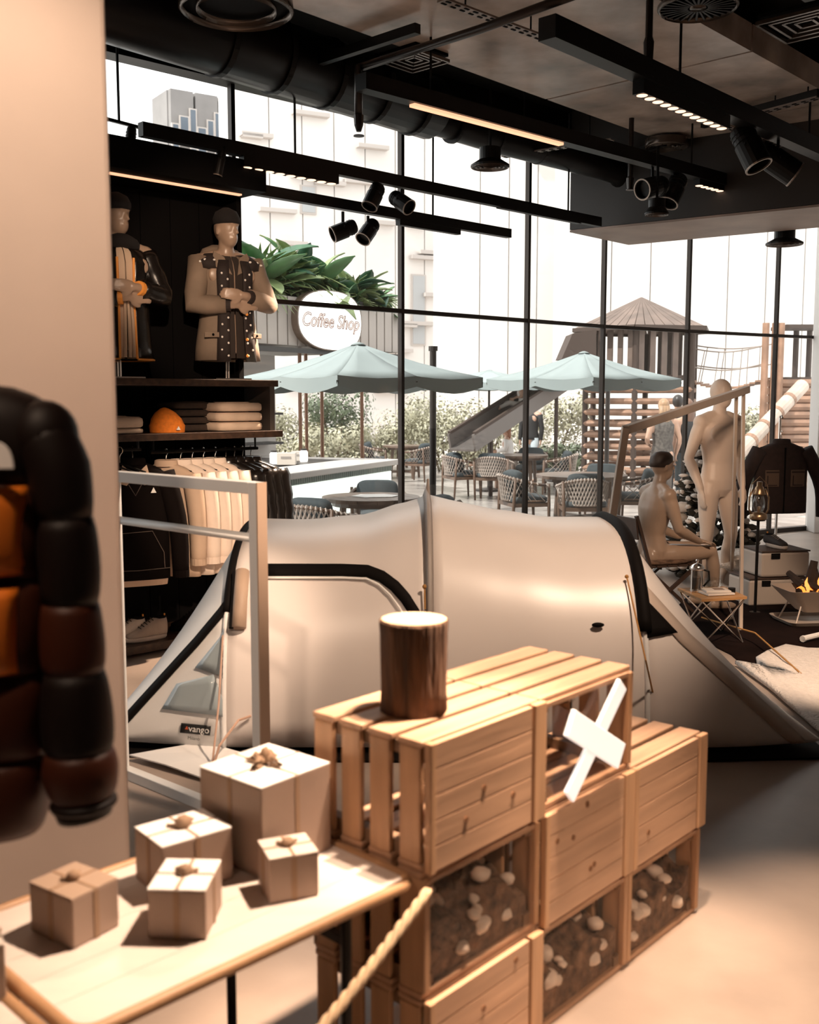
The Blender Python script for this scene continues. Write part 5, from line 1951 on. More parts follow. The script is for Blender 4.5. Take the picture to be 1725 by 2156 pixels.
MB().bar(rA + V((0, 0, .022)) + rd * .023, rB_ + V((0, 0, .022)) - rd * .023, .045, .045).build('base_bar', RW, o, bevel=.003)
for p in (rB_,):
    MB().box(p + V((0, 0, hr / 2)) + rd * .026, (.007, .046, hr), Matrix((rd, rn, V((0, 0, 1)))).transposed()).build('beige_side', RB, o)  # thin beige strip along the outer side of the right post

# ================================================================== CAMPING DISPLAY (right)
RUGD = mat('dark_hide', (.010, .005, .004), 1.0, var=.3, scale=6, spec=.05)
FUR = mat('white_fur', (.74, .66, .60), .95, var=.08, scale=30, bump=.8, bscale=60, dist=.02)


def rug(name, label, pts, z, th, m, bumpy=0., cat='rug'):
    poly_ = [G(x, y, z) for x, y in pts]
    c = sum(poly_, V()) / len(poly_)
    rings = []
    for k, (s, h) in enumerate(((1, 0), (1.0, th * .7), (.96, th), (.75, th * 1.1), (.5, th), (.25, th * 1.1), (.02, th))):
        rings.append([c + (p - c) * s + V((0, 0, h + (random.uniform(-bumpy, bumpy) if k > 1 else 0))) for p in poly_])
    o = MB().loft(rings).build(name, m, smooth=True)
    return tag(o, label, cat)


rug('dark_hide_rug', 'dark brown hide spread under the camping furniture', [(1405, 1300), (1450, 1255), (1560, 1228), (1700, 1235), (1790, 1270), (1800, 1372), (1725, 1368), (1655, 1356), (1606, 1384), (1600, 1402), (1556, 1394), (1540, 1380), (1470, 1345)], .001, .012, RUGD)
rug('white_fur_rug', 'shaggy white fur rug on the floor at the right edge', [(1548, 1398), (1598, 1412), (1592, 1390), (1615, 1376), (1655, 1362), (1700, 1370), (1790, 1372), (1850, 1450), (1850, 1600), (1760, 1575), (1700, 1520), (1620, 1450)], .016, .03, FUR, .006)

MANL = mat('mannequin_pale', (.62, .49, .40), .42, spec=.4)
# standing mannequin
sm = P(1517, 840, 8.8)
o = thing('standing_mannequin', 'bare beige mannequin standing behind the slanted wooden bar', 'mannequin', (sm.x, sm.y, 0), .42)
b = figure_mesh(MB(), dict(face=False, hz=.3, elR=(-.265, .05, 1.14), wrR=(-.22, -.06, .89), elL=(.255, .05, 1.14), wrL=(.23, -.04, .90), knL=(.115, -.05, .50), knR=(-.105, -.01, .50), wide=1.03), 1.015).build('body', MANL, o)
remesh(b, .0095, 4)
MB().lathe([(.17, 0), (.17, .008), (.16, .012)], 28).build('base_disc', CHROME, o)

# seated mannequin on folding chair
st_ = P(1392, 840, 8.05)
SEATZ = .40
o = thing('seated_mannequin', 'bare mannequin with a dark cap of hair sitting on the folding chair', 'mannequin', (st_.x, st_.y, 0), PI / 2 + .30)
pose = dict(pel=(0, .04, .50), waist=(0, .055, .66), chest=(0, .03, .86), neck=(0, .0, 1.06), head=(0, -.035, 1.215), face=True,
            shL=(.18, .01, .99), elL=(.235, -.06, .71), wrL=(.16, -.30, .60), hdL=(-.1, -1, -.12), pnL=(0, 0, -1),
            shR=(-.18, .01, .99), elR=(-.235, -.06, .71), wrR=(-.16, -.30, .60), hdR=(.1, -1, -.12), pnR=(0, 0, -1),
            hpL=(.09, -.02, .49), knL=(.12, -.45, .50), anL=(.12, -.45, .09), hpR=(-.09, -.02, .49), knR=(-.12, -.45, .50), anR=(-.12, -.50, .09))
b = figure_mesh(MB(), pose, .93).build('body', MANN, o)
remesh(b, .0095, 4)
hd = V(pose['head']) * .93
MB().ell([(hd + V((0, .035, .0)), (.074, 0, 0), (0, .070, 0)), (hd + V((0, .018, .04)), (.078, 0, 0), (0, .094, 0)), (hd + V((0, .012, .08)), (.072, 0, 0), (0, .090, 0)), (hd + V((0, .01, .112)), (.046, 0, 0), (0, .06, 0)), (hd + V((0, .01, .123)), (.012, 0, 0), (0, .014, 0))], 20).build('hair_cap', mat('hair_cap', (.035, .022, .016), .5), o, smooth=True)
# folding chair
WDK = mat('chair_dark_wood', (.055, .03, .02), .5, var=.2, scale=6)
o = thing('folding_chair', 'dark folding camp chair with slatted seat and curved back board', 'chair', (st_.x, st_.y, 0), PI / 2 + .30)
for s in (-1, 1):
    MB().bar((s * .20, .26, 0), (s * .20, -.22, .37), .022, .03, (1, 0, 0)).build('leg', WDK, o)
    MB().bar((s * .175, -.24, 0), (s * .175, .20, .385), .022, .03, (1, 0, 0)).build('leg', WDK, o)
    MB().bar((s * .20, .17, .37), (s * .20, .30, .78), .022, .03, (1, 0, 0)).build('back_post', WDK, o)
for k in range(5):
    MB().box((0, -.20 + k * .092, .385), (.42, .082, .016)).build('slat', WDK, o, bevel=.003)
rows = []
for i in range(9):
    t = i / 8 - .5
    rows.append([V((t * .42, .285 + .02 * (1 - 4 * t * t), .60)), V((t * .42, .305 + .02 * (1 - 4 * t * t), .76))])
MB().grid(rows).build('back_board', WDK, o, solid=.016, fix=False)
MB().bar((-.2, .12, .18), (.2, .12, .18), .018, .018).build('cross_bar', WDK, o)
pd = thing('seat_pad', 'fluffy brown seat pad under the seated mannequin', 'cushion', (st_.x, st_.y, .394), PI / 2 + .30)
MB().ell([((0, 0, 0), (.19, 0, 0), (0, .19, 0), .5), ((0, 0, .02), (.21, 0, 0), (0, .21, 0), .5), ((0, 0, .035), (.18, 0, 0), (0, .18, 0), .5)], 24).build('pad', mat('brown_fluff', (.14, .08, .05), .95, var=.4, scale=25, bump=.8, dist=.03), pd, smooth=True)
MB().tube([V((.19 * math.cos(t), .19 * math.sin(t), .02)) for t in [2 * PI * k / 24 for k in range(24)]], .012, 6, closed=True).build('piping', WDK, pd)

# folding table
tp = [G(1427, 1238, .33), G(1478, 1262, .33), G(1574, 1256, .33), G(1524, 1234, .33)]
ctr_ = sum(tp, V()) / 4
OAK = mat('oak_orange', (.36, .185, .07), .5, var=.25, scale=5, st=(1, 6, 1))
o = thing('camp_table', 'small folding camp table with orange brown top and crossed metal legs', 'table', (ctr_.x, ctr_.y, 0), world=True)
for k in range(4):
    u0, u1 = k / 4 + .006, (k + 1) / 4 - .006
    a, b, c, d = tp[0].lerp(tp[1], u0), tp[0].lerp(tp[1], u1), tp[3].lerp(tp[2], u1), tp[3].lerp(tp[2], u0)
    MB().prism([a, b, c, d], (0, 0, -.018)).build('board', OAK, o)
def fl0(p):
    return V((p.x, p.y, .006))
ins = [p.lerp(ctr_, .08) - V((0, 0, .02)) for p in tp]
for a, b in ((0, 1), (1, 0), (3, 2), (2, 3), (0, 3), (3, 0), (1, 2), (2, 1)):
    MB().tube([ins[a], fl0(ins[b])], .0055, 6).build('leg', CHROME, o)
zt3 = .332
# french press
def tpt(u, v_):
    a = tp[0].lerp(tp[3], u)
    b = tp[1].lerp(tp[2], u)
    p = a.lerp(b, v_)
    return V((p.x, p.y, zt3))
p = tpt(.22, .38)
o = thing('french_press', 'glass coffee press half full of coffee on the camp table', 'coffee press', tuple(p))
MB().lathe([(.040, .02), (.042, .025), (.042, .15), (.045, .158)], 24, cap=False).build('glass_jar', CLEAR, o, smooth=True)
MB().lathe([(.038, .024), (.0385, .10)], 24).build('coffee', mat('coffee', (.012, .006, .004), .2), o)
MB().lathe([(.046, 0), (.046, .012), (.043, .02)], 24).build('foot_ring', CHROME, o)
for k in range(4):
    a = k * PI / 2 + .4
    MB().box((.0445 * math.cos(a), .0445 * math.sin(a), .085), (.004, .010, .145), rotz(a)).build('frame_strut', CHROME, o)
MB().lathe([(.047, .150), (.049, .158), (.047, .175), (.03, .19), (.008, .196), (.006, .205), (.013, .212), (.010, .222), (.003, .225)], 24).build('lid', CHROME, o, smooth=True)
MB().tube([(.046, 0, .15), (.08, 0, .14), (.085, 0, .08), (.046, 0, .035)], .007, 8).build('handle', BLACKM, o, smooth=True)
p = tpt(.62, .28)
o = thing('glass_bowl', 'clear glass bowl behind the magazine on the camp table', 'bowl', tuple(p))
MB().lathe([(.045, .002), (.06, .004), (.066, .03), (.067, .075)], 28, cap=False).build('bowl_wall', CLEAR, o, smooth=True)
MB().lathe([(.002, .001), (.046, .003)], 24).build('bowl_base', CLEAR, o)
p = tpt(.50, .64)
for k, (w_, h_, a, lb) in enumerate(((.20, .15, .25, 'lower magazine of the pair on the camp table'), (.17, .12, .05, 'upper magazine with a brown picture on the camp table'))):
    o = thing('magazine', lb, 'magazine', (p.x, p.y, zt3 + .002 + k * .015), a, group='magazines on the camp table')
    MB().box((0, 0, .006), (w_, h_, .012)).build('pages', mat('paper', (.66, .60, .54), .7), o)
    MB().box((0, 0, .0125), (w_ * .98, h_ * .98, .001)).build('cover', mat('cover_%d' % k, ((.50, .44, .40), (.60, .52, .46))[k], .4), o)
    MB().box((w_ * .12, .01, .0134), (w_ * .42, h_ * .5, .001)).build('cover_picture', mat('cover_pic', (.16, .09, .05), .4), o)
p = tpt(.84, .66)
o = thing('small_dark_cup', 'small dark round tin at the corner of the camp table', 'tin', tuple(p))
MB().lathe([(.022, 0), (.024, .004), (.024, .028)], 18).build('tin_body', BLACKM, o)
MB().lathe([(.0245, .028), (.0245, .036), (.012, .037)], 18).build('tin_lid', BLACKM, o)

# slanted wooden frame
ASH = mat('pale_ash', (.46, .355, .28), .5, var=.12, scale=4, st=(1, 1, .3))
fA = P(1318, 905, 6.7)
fB = P(1574, 820, 8.3)
fL_ = V((P(1290, 1130, 6.35).x, 6.55, .0))
o = thing('slanted_frame', 'pale wooden canopy frame with a long slanted top bar', 'frame', (fA.x, fA.y, 0), world=True)
MB().bar(fA, fB, .05, .055).build('top_bar', ASH, o, bevel=.004)
lg = fA + (P(1288, 1130, 6.85) - fA) * 2.4
lg.z = 0
MB().bar(fA + V((0, 0, .02)), V((1.17, 6.72, .0)) if False else lg, .045, .055, (0, 1, 0)).build('leg', ASH, o, bevel=.004)
for (xt, yt, xb, yb) in ((1551, 838, 1540, 1246), (1566, 830, 1560, 1330)):
    bt = G(xb, yb, 0)
    tt_ = at_px(fA, fB, xt)
    MB().bar(tt_, bt, .024, .028, (0, 1, 0)).build('leg', ASH, o, bevel=.003)

# lantern on a stake
BRASS = mat('aged_brass', (.30, .20, .12), .3, .9)
lp = G(1590, 1292, 0)
o = thing('lantern_stake', 'thin black stake carrying the storm lantern', 'stake', (lp.x, lp.y, 0))
MB().lathe([(.10, 0), (.10, .01), (.012, .016)], 20).build('base_disc', BLACKM, o)
MB().tube([(0, 0, .01), (0, 0, P(1590, 1094, lp.y).z)], .012, 8).build('rod', BLACKM, o)
lz = P(1590, 1094, lp.y).z
MB().lathe([(.05, lz - .008), (.05, lz)], 20).build('plate', BLACKM, o)
o = thing('storm_lantern', 'brass storm lantern with glass chimney on a black stake', 'lantern', (lp.x, lp.y, lz + .001))
MB().lathe([(.062, 0), (.066, .008), (.064, .04), (.045, .052), (.03, .06)], 24).build('fuel_tank', BRASS, o, smooth=True)
MB().lathe([(.032, .062), (.046, .10), (.046, .14), (.03, .19)], 24, cap=False).build('glass_chimney', CLEAR, o, smooth=True)
MB().lathe([(.05, .19), (.05, .20), (.038, .225), (.03, .25), (.022, .255), (.02, .29)], 24).build('cap', BRASS, o, smooth=True)
for s in (-1, 1):
    MB().tube([(s * .05, 0, .03), (s * .074, 0, .08), (s * .074, 0, .17), (s * .045, 0, .235)], .007, 8).build('side_tube', BRASS, o, smooth=True)
MB().tube([(-.074, 0, .17), (-.06, 0, .27), (0, 0, .33), (.06, 0, .27), (.074, 0, .17)], .003, 6).build('bail_handle', BRASS, o)
MB().tube([(0, 0, .06), (0, 0, .10)], .012, 8).build('burner', BRASS, o)

# dark jacket on a stand
jp = P(1648, 840, 9.3)
o = thing('garment_stand', 'chrome garment stand behind the dark fleece jacket', 'stand', (jp.x, jp.y, 0))
hk = P(1653, 880, 9.3).z
MB().tube([(0, .04, 0), (0, .04, hk)], .012, 10).build('pole', CHROME, o)
MB().lathe([(.16, 0), (.16, .01), (.02, .016)], 24).build('base_disc', CHROME, o)
MB().tube([(0, .04, hk), (0, .03, hk + .02), (0, .0, hk + .02), (0, -.02, hk)], .007, 8).build('hook', CHROME, o)
FLE = mat('dark_fleece', (.020, .010, .008), .95, var=.2, scale=30)
jt = V((jp.x, jp.y - .02, P(1650, 925, 9.3).z + .06))
g = garment('hanging_fleece_jacket', 'dark brown fleece jacket with tan chest patches on the garment stand', None, jt, .15, FLE, .50, .64, .15, .60, 1.0, sl_out=.17, zip_=BLACK)
PATCH = mat('chest_patch', (.085, .05, .032), .8)
for s in (-1, 1):
    f = MB().box((s * .12, -.083, -.40), (.13, .012, .15)).build('chest_pocket', PATCH, g, bevel=.004)
    MB().box((s * .12, -.0905, -.345), (.12, .004, .012)).build('pocket_stripe', FLE, f)
    MB().box((s * .12 - .045, -.0905, -.42), (.008, .004, .09)).build('pocket_stripe', FLE, f)
    MB().box((s * .12, -.0905, -.46), (.09, .004, .008)).build('pocket_stripe', FLE, f)

# boxes with shoe
BXW = mat('storage_box', (.56, .47, .40), .5)
WLID = mat('walnut_lid', (.07, .04, .028), .5, var=.2, scale=5)
pb = G(1634, 1276, 0)
bz = .0
for k, (w_, d_, h_, off, lb) in enumerate(((.50, .36, .215, (-.015, 0), 'lower white storage box with dark lid'), (.42, .34, .20, (.045, .01), 'upper white storage box carrying a dark shoe'))):
    o = thing('storage_box', lb, 'box', (pb.x + off[0], pb.y + .18 + off[1], bz + .002), .18, group='stacked white storage boxes')
    MB().box((0, 0, h_ / 2), (w_, d_, h_)).build('box_body', BXW, o, bevel=.02)
    MB().box((0, 0, h_ + .006), (w_ * 1.01, d_ * 1.01, .012)).build('lid', WLID, o, bevel=.003)
    MB().box((-w_ * .22, -d_ / 2 - .004, h_ - .03), (.075, .008, .045)).build('latch', BLACKM, o)
    bz += h_ + .016
p = (pb.x + .045, pb.y + .17, bz + .002)
sneaker('dark running shoe with pale sole on top of the storage boxes', p, .25, mat('shoe_black', (.03, .022, .02), .7), mat('sole_pale', (.55, .45, .38), .6), mat('lace_pale', (.3, .25, .21), .7), .95, high=False)

# fire pit
STEEL = mat('fire_steel', (.42, .34, .28), .4, .1)
fp = G(1712, 1312, 0)
o = thing('fire_bowl', 'square folded steel fire bowl on a tray', 'fire bowl', (fp.x, fp.y, 0), .12)
MB().ell([((0, 0, .012), (.24, 0, 0), (0, .17, 0), .25), ((0, 0, .018), (.25, 0, 0), (0, .18, 0), .25), ((0, 0, .045), (.27, 0, 0), (0, .20, 0), .25), ((0, 0, .045), (.262, 0, 0), (0, .192, 0), .25), ((0, 0, .02), (.24, 0, 0), (0, .17, 0), .25)], 32).build('tray', STEEL, o)
MB().ell([((0, 0, .10), (.11, 0, 0), (0, .09, 0), .25), ((0, 0, .27), (.27, 0, 0), (0, .20, 0), .25), ((0, 0, .27), (.262, 0, 0), (0, .192, 0), .25), ((0, 0, .115), (.10, 0, 0), (0, .08, 0), .25)], 32).build('bowl', STEEL, o)
for sx in (-1, 1):
    for sy in (-1, 1):
        MB().tube([(sx * .20, sy * .13, .022), (sx * .15, sy * .10, .15)], .006, 6).build('leg', STEEL, o)
CHAR = mat('charred_wood', (.03, .016, .010), .8, var=.5, scale=15)
lab = ['leftmost', 'second', 'third', 'tallest upright', 'right upright', 'front']
for k, (x, y, a, tl, ln, r_) in enumerate(((-.13, -.04, .5, 1.2, .20, .030), (-.03, .05, 2.0, 1.1, .22, .030), (.09, -.06, 2.8, 1.2, .2, .028), (-.05, .0, .3, .22, .23, .034), (.04, .02, 2.2, .3, .20, .030), (.02, -.09, 1.4, 1.35, .22, .026))):
    lo = thing('charred_log', lab[k] + ' charred log burning in the steel fire bowl', 'log', (fp.x + x, fp.y + y, .24), group='charred logs in the fire bowl')
    d = V((math.sin(tl) * math.cos(a), math.sin(tl) * math.sin(a), math.cos(tl)))
    MB().tube([V((0, 0, 0)) , d * ln * .5, d * ln], [r_, r_ * 1.05, r_ * .8], 7).build('wood', CHAR, lo)
    MB().tube([d * ln * .06, d * ln * .2], [r_ * 1.06, r_ * 1.09], 7).build('ember', mat('ember', (1, .25, .03), .6, emit=1.6, ecol=(1, .25, .04), var=.9, scale=30), lo)
FLM = mat('flame', (1, .36, .08), .5, emit=1.3, ecol=(1, .38, .09))
for k, (x, y, h_) in enumerate(((-.07, -.03, .09), (.02, -.04, .11), (.07, .0, .06))):
    fo = thing('flame', ('left', 'middle', 'right')[k] + ' small flame licking between the charred logs', 'flame', (fp.x + x, fp.y + y, .26), group='flames in the fire bowl')
    MB().tube([(0, 0, -.03), (.004, 0, h_ * .25), (-.004, 0, h_ * .6), (.005, 0, h_)], [.012, .018, .011, .001], 8).build('outer_flame', FLM, fo, smooth=True)
    MB().tube([(.012, -.012, -.03), (.012, -.012, h_ * .2), (.01, -.012, h_ * .45)], [.006, .010, .001], 8).build('inner_flame', FLM, fo, smooth=True)
p0_, p1_ = G(1690, 1349, .03), G(1740, 1337, .03)
o = thing('white_peg', 'short white wooden peg lying on the dark hide', 'peg', tuple(p0_), world=True)
MB().tube([p0_ + V((0, 0, .012)), p1_ + V((0, 0, .012))], .020, 10).build('rod', WHITEP, o)
MB().lathe([(.022, 0), (.022, .02)], 10, p0_ + V((0, 0, .012)), (p1_ - p0_).to_track_quat('Z', 'Y').to_matrix()).build('end_cap', WHITEP, o)

# flocked tree behind the mannequins
tr = P(1502, 840, 9.75)
o = thing('flocked_fir_tree', 'snow dusted bushy fir tree behind the two bare mannequins', 'tree', (tr.x, tr.y, 0))
MB().tube([(0, 0, 0), (0, 0, 1.25)], [.05, .015], 8).build('trunk', WOODD, o)
m1_, m2_ = MB(), MB()
rnd = random.Random(5)
for k in range(520):
    z = .06 + 1.2 * rnd.random() ** 1.15
    R_ = .50 * (1 - z / 1.5) + .04
    a = rnd.uniform(0, 2 * PI)
    r_ = R_ * rnd.uniform(.45, 1.05)
    p = V((r_ * math.cos(a), r_ * math.sin(a), z + rnd.uniform(-.03, .03)))
    d = V((math.cos(a), math.sin(a), rnd.uniform(-.2, .5))).normalized()
    if rnd.random() < .55:
        m1_.tube([p - d * .05, p + d * .01, p + d * .05], [.022, .026, .006], 5)
        if rnd.random() < .95:
            m2_.blob(p + V((0, 0, .020)) + d * .03, (rnd.uniform(.022, .055), rnd.uniform(.022, .055), .022), 7, 5, None, .25)
    else:
        m1_.tube([p - d * .06, p, p + d * .06], [.03, .034, .01], 5)
f = m1_.build('needle_tufts', mat('fir_dark', (.035, .03, .022), .9), o)
f['kind'] = 'stuff'
f = m2_.build('snow_clumps', mat('snow_flock', (.62, .54, .48), .9), o, smooth=True)
f['kind'] = 'stuff'
m = MB()
for k in range(11):
    z = .15 + k * .1
    R_ = .48 * (1 - z / 1.5)
    a = 2.6 + .9 * math.sin(k * 1.7)
    m.blob((R_ * math.cos(a) * 1.0, -R_ * .8 * abs(math.sin(a)) - .05, z), (rnd.uniform(.05, .09), .05, rnd.uniform(.04, .06)), 9, 7, None, .18)
f = m.build('large_snow_clumps', MATS['snow_flock'], o, smooth=True)
f['kind'] = 'stuff'
# sheepskin heap on a pouf behind the table
sp_ = P(1566, 1232, 9.0)
o = thing('sheepskin_pouf', 'low pouf draped with a rumpled pale sheepskin behind the camp table', 'pouf', (sp_.x, sp_.y, 0))
MB().lathe([(.26, 0), (.28, .05), (.28, .17), (.22, .22)], 24).build('pouf', mat('pouf_cloth', (.30, .22, .17), .9), o, smooth=True)
bb = MB().blob((0, 0, .24), (.34, .28, .11), 26, 14, None, .06)
bb.build('sheepskin', FUR, o, smooth=True)

# ================================================================== CRATES
CO = V((.034, 2.215, 0))
CU = V((.666, .745, 0)).normalized()
CN = V((-CU.y, CU.x, 0))
CL, CDp, CH = .447, .37, .30
PINE = mat('pine', (.47, .285, .18), .5, var=.16, scale=4, st=(.7, 7, 7), bump=.1)
PINEV = mat('pine_upright', (.47, .275, .155), .5, var=.16, scale=4, st=(7, 7, .7), bump=.1)
KNOT = mat('pine_knot', (.20, .09, .04), .6)
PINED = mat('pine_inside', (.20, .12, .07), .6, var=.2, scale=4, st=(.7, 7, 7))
rzc = math.atan2(CU.y, CU.x)


def crate(label, col, lev, kind, seed):
    """kind: closed (board bottom faces front) / open (open face front)"""
    rnd = random.Random(seed)
    base = CO + CU * (col * (CL + .004)) + V((0, 0, lev * (CH + .001)))
    o = thing('wooden_crate', label, 'crate', tuple(base), rzc, group='pine crates of the stacked display')
    L_, D_, H_ = CL, CDp, CH
    t = .016
    # corner posts (run front-back direction is y)
    for z in (0.014, H_ - .014):
        pass
    ns = 4
    sw = D_ / ns
    for i in range(ns):       # slats: top, bottom (run along x), ends (run along z)
        y = sw * (i + .5)
        wj = sw - .020
        MB().box((L_ / 2, y, H_ - t / 2), (L_, wj, t)).build('slat', PINE, o, bevel=.004)
        MB().box((L_ / 2, y, t / 2), (L_, wj, t)).build('slat', PINE, o, bevel=.004)
        for x in (t / 2, L_ - t / 2):
            MB().box((x, y, H_ / 2), (t, wj - .010, H_ - 2 * t - .001)).build('end_slat', PINEV, o, bevel=.004)
    for x in (t + .016, L_ - t - .016):   # inner corner battens
        for z in (t + .016, H_ - t - .016):
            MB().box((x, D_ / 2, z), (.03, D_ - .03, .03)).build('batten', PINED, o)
    yf = D_ - .008 if kind == 'open' else .004
    nb_ = 5
    bh = (H_ - .004) / nb_
    for i in range(nb_):      # the crate's bottom boards, horizontal
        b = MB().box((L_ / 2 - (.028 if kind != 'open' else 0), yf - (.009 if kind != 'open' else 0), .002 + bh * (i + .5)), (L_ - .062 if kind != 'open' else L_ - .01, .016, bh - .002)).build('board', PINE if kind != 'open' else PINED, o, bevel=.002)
        if kind != 'open':
            for _ in range(rnd.randint(0, 2)):
                MB().lathe([(.002, -.0012), (.007, -.0008), (.008, .002)], 10, (rnd.uniform(.05, L_ - .09), yf - .0172, .002 + bh * (i + rnd.uniform(.3, .7))), Matrix.Rotation(PI / 2, 3, 'X')).build('knot', KNOT, b)
    if kind != 'open':
        for x in (.010, L_ - .026):
            MB().box((x, yf - .011, H_ / 2), (.020 if x < .1 else .05, .020, H_)).build('front_batten', PINEV, o, bevel=.003)
    else:
        for x in (.010, L_ - .010):
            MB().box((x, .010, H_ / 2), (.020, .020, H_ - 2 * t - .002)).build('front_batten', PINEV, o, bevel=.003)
        for z in (H_ - t - .006,):
            MB().box((L_ / 2, .010, z), (L_ - .042, .016, .014)).build('front_rail', PINE, o, bevel=.002)
    return o, base


crate('upper left pine crate that carries the log', 0, 2, 'closed', 1)
xo, xb = crate('pine crate that holds the big white letter X', 1, 2, 'open', 2)
crate('closed pine crate directly under the letter X crate', 1, 1, 'closed', 3)
crate('closed pine crate at the right end of the stack', 2, 1, 'closed', 4)
so1 = crate('open crate full of stones under the log crate', 0, 1, 'open', 5)
crate('lowest closed crate at the left end of the stack', 0, 0, 'closed', 6)
so2 = crate('open crate full of stones in the lowest middle place', 1, 0, 'open', 7)
so3 = crate('open crate full of stones at the lowest right end', 2, 0, 'open', 8)


def cl(base, x, y, z):
    return base + CU * x + CN * y + V((0, 0, z))


RC = Matrix((CU, CN, V((0, 0, 1)))).transposed()
# acrylic fronts
for base, lb in ((xb, 'clear acrylic sheet in front of the letter X crate'), (so1[1], 'clear acrylic sheet holding stones under the log crate'), (so2[1], 'clear acrylic sheet on the lowest middle crate'), (so3[1], 'clear acrylic sheet on the lowest right crate')):
    o = MB().box(cl(base, CL / 2, -.004, CH / 2), (CL - .03, .004, CH - .03), RC).build('acrylic_sheet', ACRY)
    tag(o, lb, 'acrylic sheet', 'acrylic crate fronts')
# letter X
XW = mat('letter_white_glow', (.92, .90, .88), .4, emit=.55, ecol=(1, .96, .92))  # glow put into the material so the letter reads as overexposed white
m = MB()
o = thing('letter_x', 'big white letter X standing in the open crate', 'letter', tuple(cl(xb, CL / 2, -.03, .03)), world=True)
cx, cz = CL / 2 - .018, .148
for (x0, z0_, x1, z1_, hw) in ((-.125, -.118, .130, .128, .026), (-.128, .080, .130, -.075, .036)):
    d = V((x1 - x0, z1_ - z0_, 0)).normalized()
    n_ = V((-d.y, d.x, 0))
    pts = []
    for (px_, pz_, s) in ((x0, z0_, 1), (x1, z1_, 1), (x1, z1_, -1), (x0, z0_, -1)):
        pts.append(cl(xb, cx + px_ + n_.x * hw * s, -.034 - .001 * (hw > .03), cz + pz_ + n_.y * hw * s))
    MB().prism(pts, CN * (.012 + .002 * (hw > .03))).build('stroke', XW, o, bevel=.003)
for k, (x, z) in enumerate(((.30, .225), (.315, .12))):
    b = thing('glass_bulb', ('upper', 'lower')[k] + ' clear bulb hanging inside the letter X crate', 'bulb', tuple(cl(xb, x, .12, z)), group='bulbs in the letter X crate')
    MB().blob((0, 0, 0), (.022, .022, .026), 14, 10).build('bulb_glass', CLEAR, b, smooth=True)
    MB().lathe([(.012, .022), (.012, .045)], 12).build('bulb_cap', CHROME, b)
    MB().tube([(0, 0, .045), (0, 0, CH - .017 - z)], .003, 6).build('wire', BLACKM, b)
    MB().blob((0, 0, 0), (.006, .006, .008), 8, 6).build('filament', LEDW, b)

# stones and mulch in the open crates
STN = mat('pebble', (.78, .67, .58), .5, var=.2, scale=10)
MUL = mat('bark_mulch', (.16, .095, .06), .9, var=.7, scale=28, bump=.9, bscale=45, dist=.03)
MOSS = mat('moss', (.06, .09, .03), .9, var=.5, scale=30)
rnd = random.Random(9)
stone_proto = []
for ci, (oc, base) in enumerate((so1, so2, so3)):
    rows = []
    for i in range(15):
        row = []
        for k in range(9):
            x = .03 + (CL - .06) * i / 14
            y = .022 + (CDp - .06) * k / 8
            row.append(cl(base, x, y, .13 + .08 * k / 8 + rnd.uniform(-.016, .016) + .03 * math.sin(i * .8 + ci)))
        rows.append(row)
    m = MB().grid(rows)
    for i in range(14):   # skirt in front so the bedding is a filled body
        a0, a1 = rows[i][0], rows[i + 1][0]
        m.add([a0, a1, V((a1.x, a1.y, base.z + .018)), V((a0.x, a0.y, base.z + .018))], [(0, 1, 2, 3)])
    m = m.build('bark_bedding', MUL, smooth=True)
    tag(m, ('brown bark bedding under the log crate', 'brown bark bedding in the lowest middle crate', 'brown bark bedding in the lowest right crate')[ci], 'bedding', kind='stuff')
    for k in range(24):
        x = rnd.uniform(.06, CL - .06)
        y = rnd.uniform(.035, .20)
        z = .145 + .08 * y / .31 + .03 * math.sin((x - .03) / (CL - .06) * 14 * .8 + ci) + rnd.uniform(-.004, .012)
        if k % 4 == 0:
            y = .03
            z = rnd.uniform(.05, .13)
        if len(stone_proto) < 4:
            s = MB().blob((0, 0, 0), (rnd.uniform(.020, .030), rnd.uniform(.016, .026), rnd.uniform(.014, .022)), 10, 8, None, .10).build('pebble', STN, smooth=True, org=(0, 0, 0))
            stone_proto.append(s)
        else:
            s = stone_proto[k % 4].copy()
            C.objects.link(s)
        s.location = cl(base, x, y, z)
        s.rotation_euler = (rnd.uniform(-.5, .5), rnd.uniform(-.5, .5), rnd.uniform(0, 6))
        s.scale = (rnd.uniform(.55, 1.25),) * 3
        tag(s, ('pale pebble bedded in bark behind acrylic under the log crate', 'pale pebble bedded in bark in the lowest middle crate', 'pale pebble bedded in bark in the lowest right crate')[ci], 'pebble', ('pebbles under the log crate', 'pebbles in the lowest middle crate', 'pebbles in the lowest right crate')[ci])

# log on the crate
BARK = mat('dark_bark', (.085, .040, .020), .85, var=.65, scale=10, st=(3, 3, .35), bump=1.0, bscale=18, dist=.02)
lgp = None
ppx = G(872, 1492, .905)
o = thing('log_stump', 'upright cut log with dark bark standing on the pine crate', 'log', (ppx.x, ppx.y, .9035))
rr = []
n = 36
for z, k in ((0, 1.0), (.05, .97), (.12, .985), (.19, 1.0), (.215, 1.02), (.222, 1.0)):
    rr.append([V((math.cos(2 * PI * i / n) * .081 * k * (1 + .02 * math.sin(5 * i) + .015 * math.sin(i * .7)), math.sin(2 * PI * i / n) * .081 * k * (1 + .02 * math.sin(5 * i)), z)) for i in range(n)])
MB().loft(rr).build('bark', BARK, o, smooth=True)
MB().lathe([(.078, .2195), (.078, .2235)], 36).build('cut_face', mat('cut_wood', (.62, .44, .30), .6, var=.12, scale=6), o)
for r_ in (.062, .045, .028, .012):
    MB().lathe([(r_, .2232), (r_ + .002, .2242), (r_ + .004, .2232)], 32, cap=False).build('growth_ring', mat('ring_wood', (.50, .33, .21), .6), o)

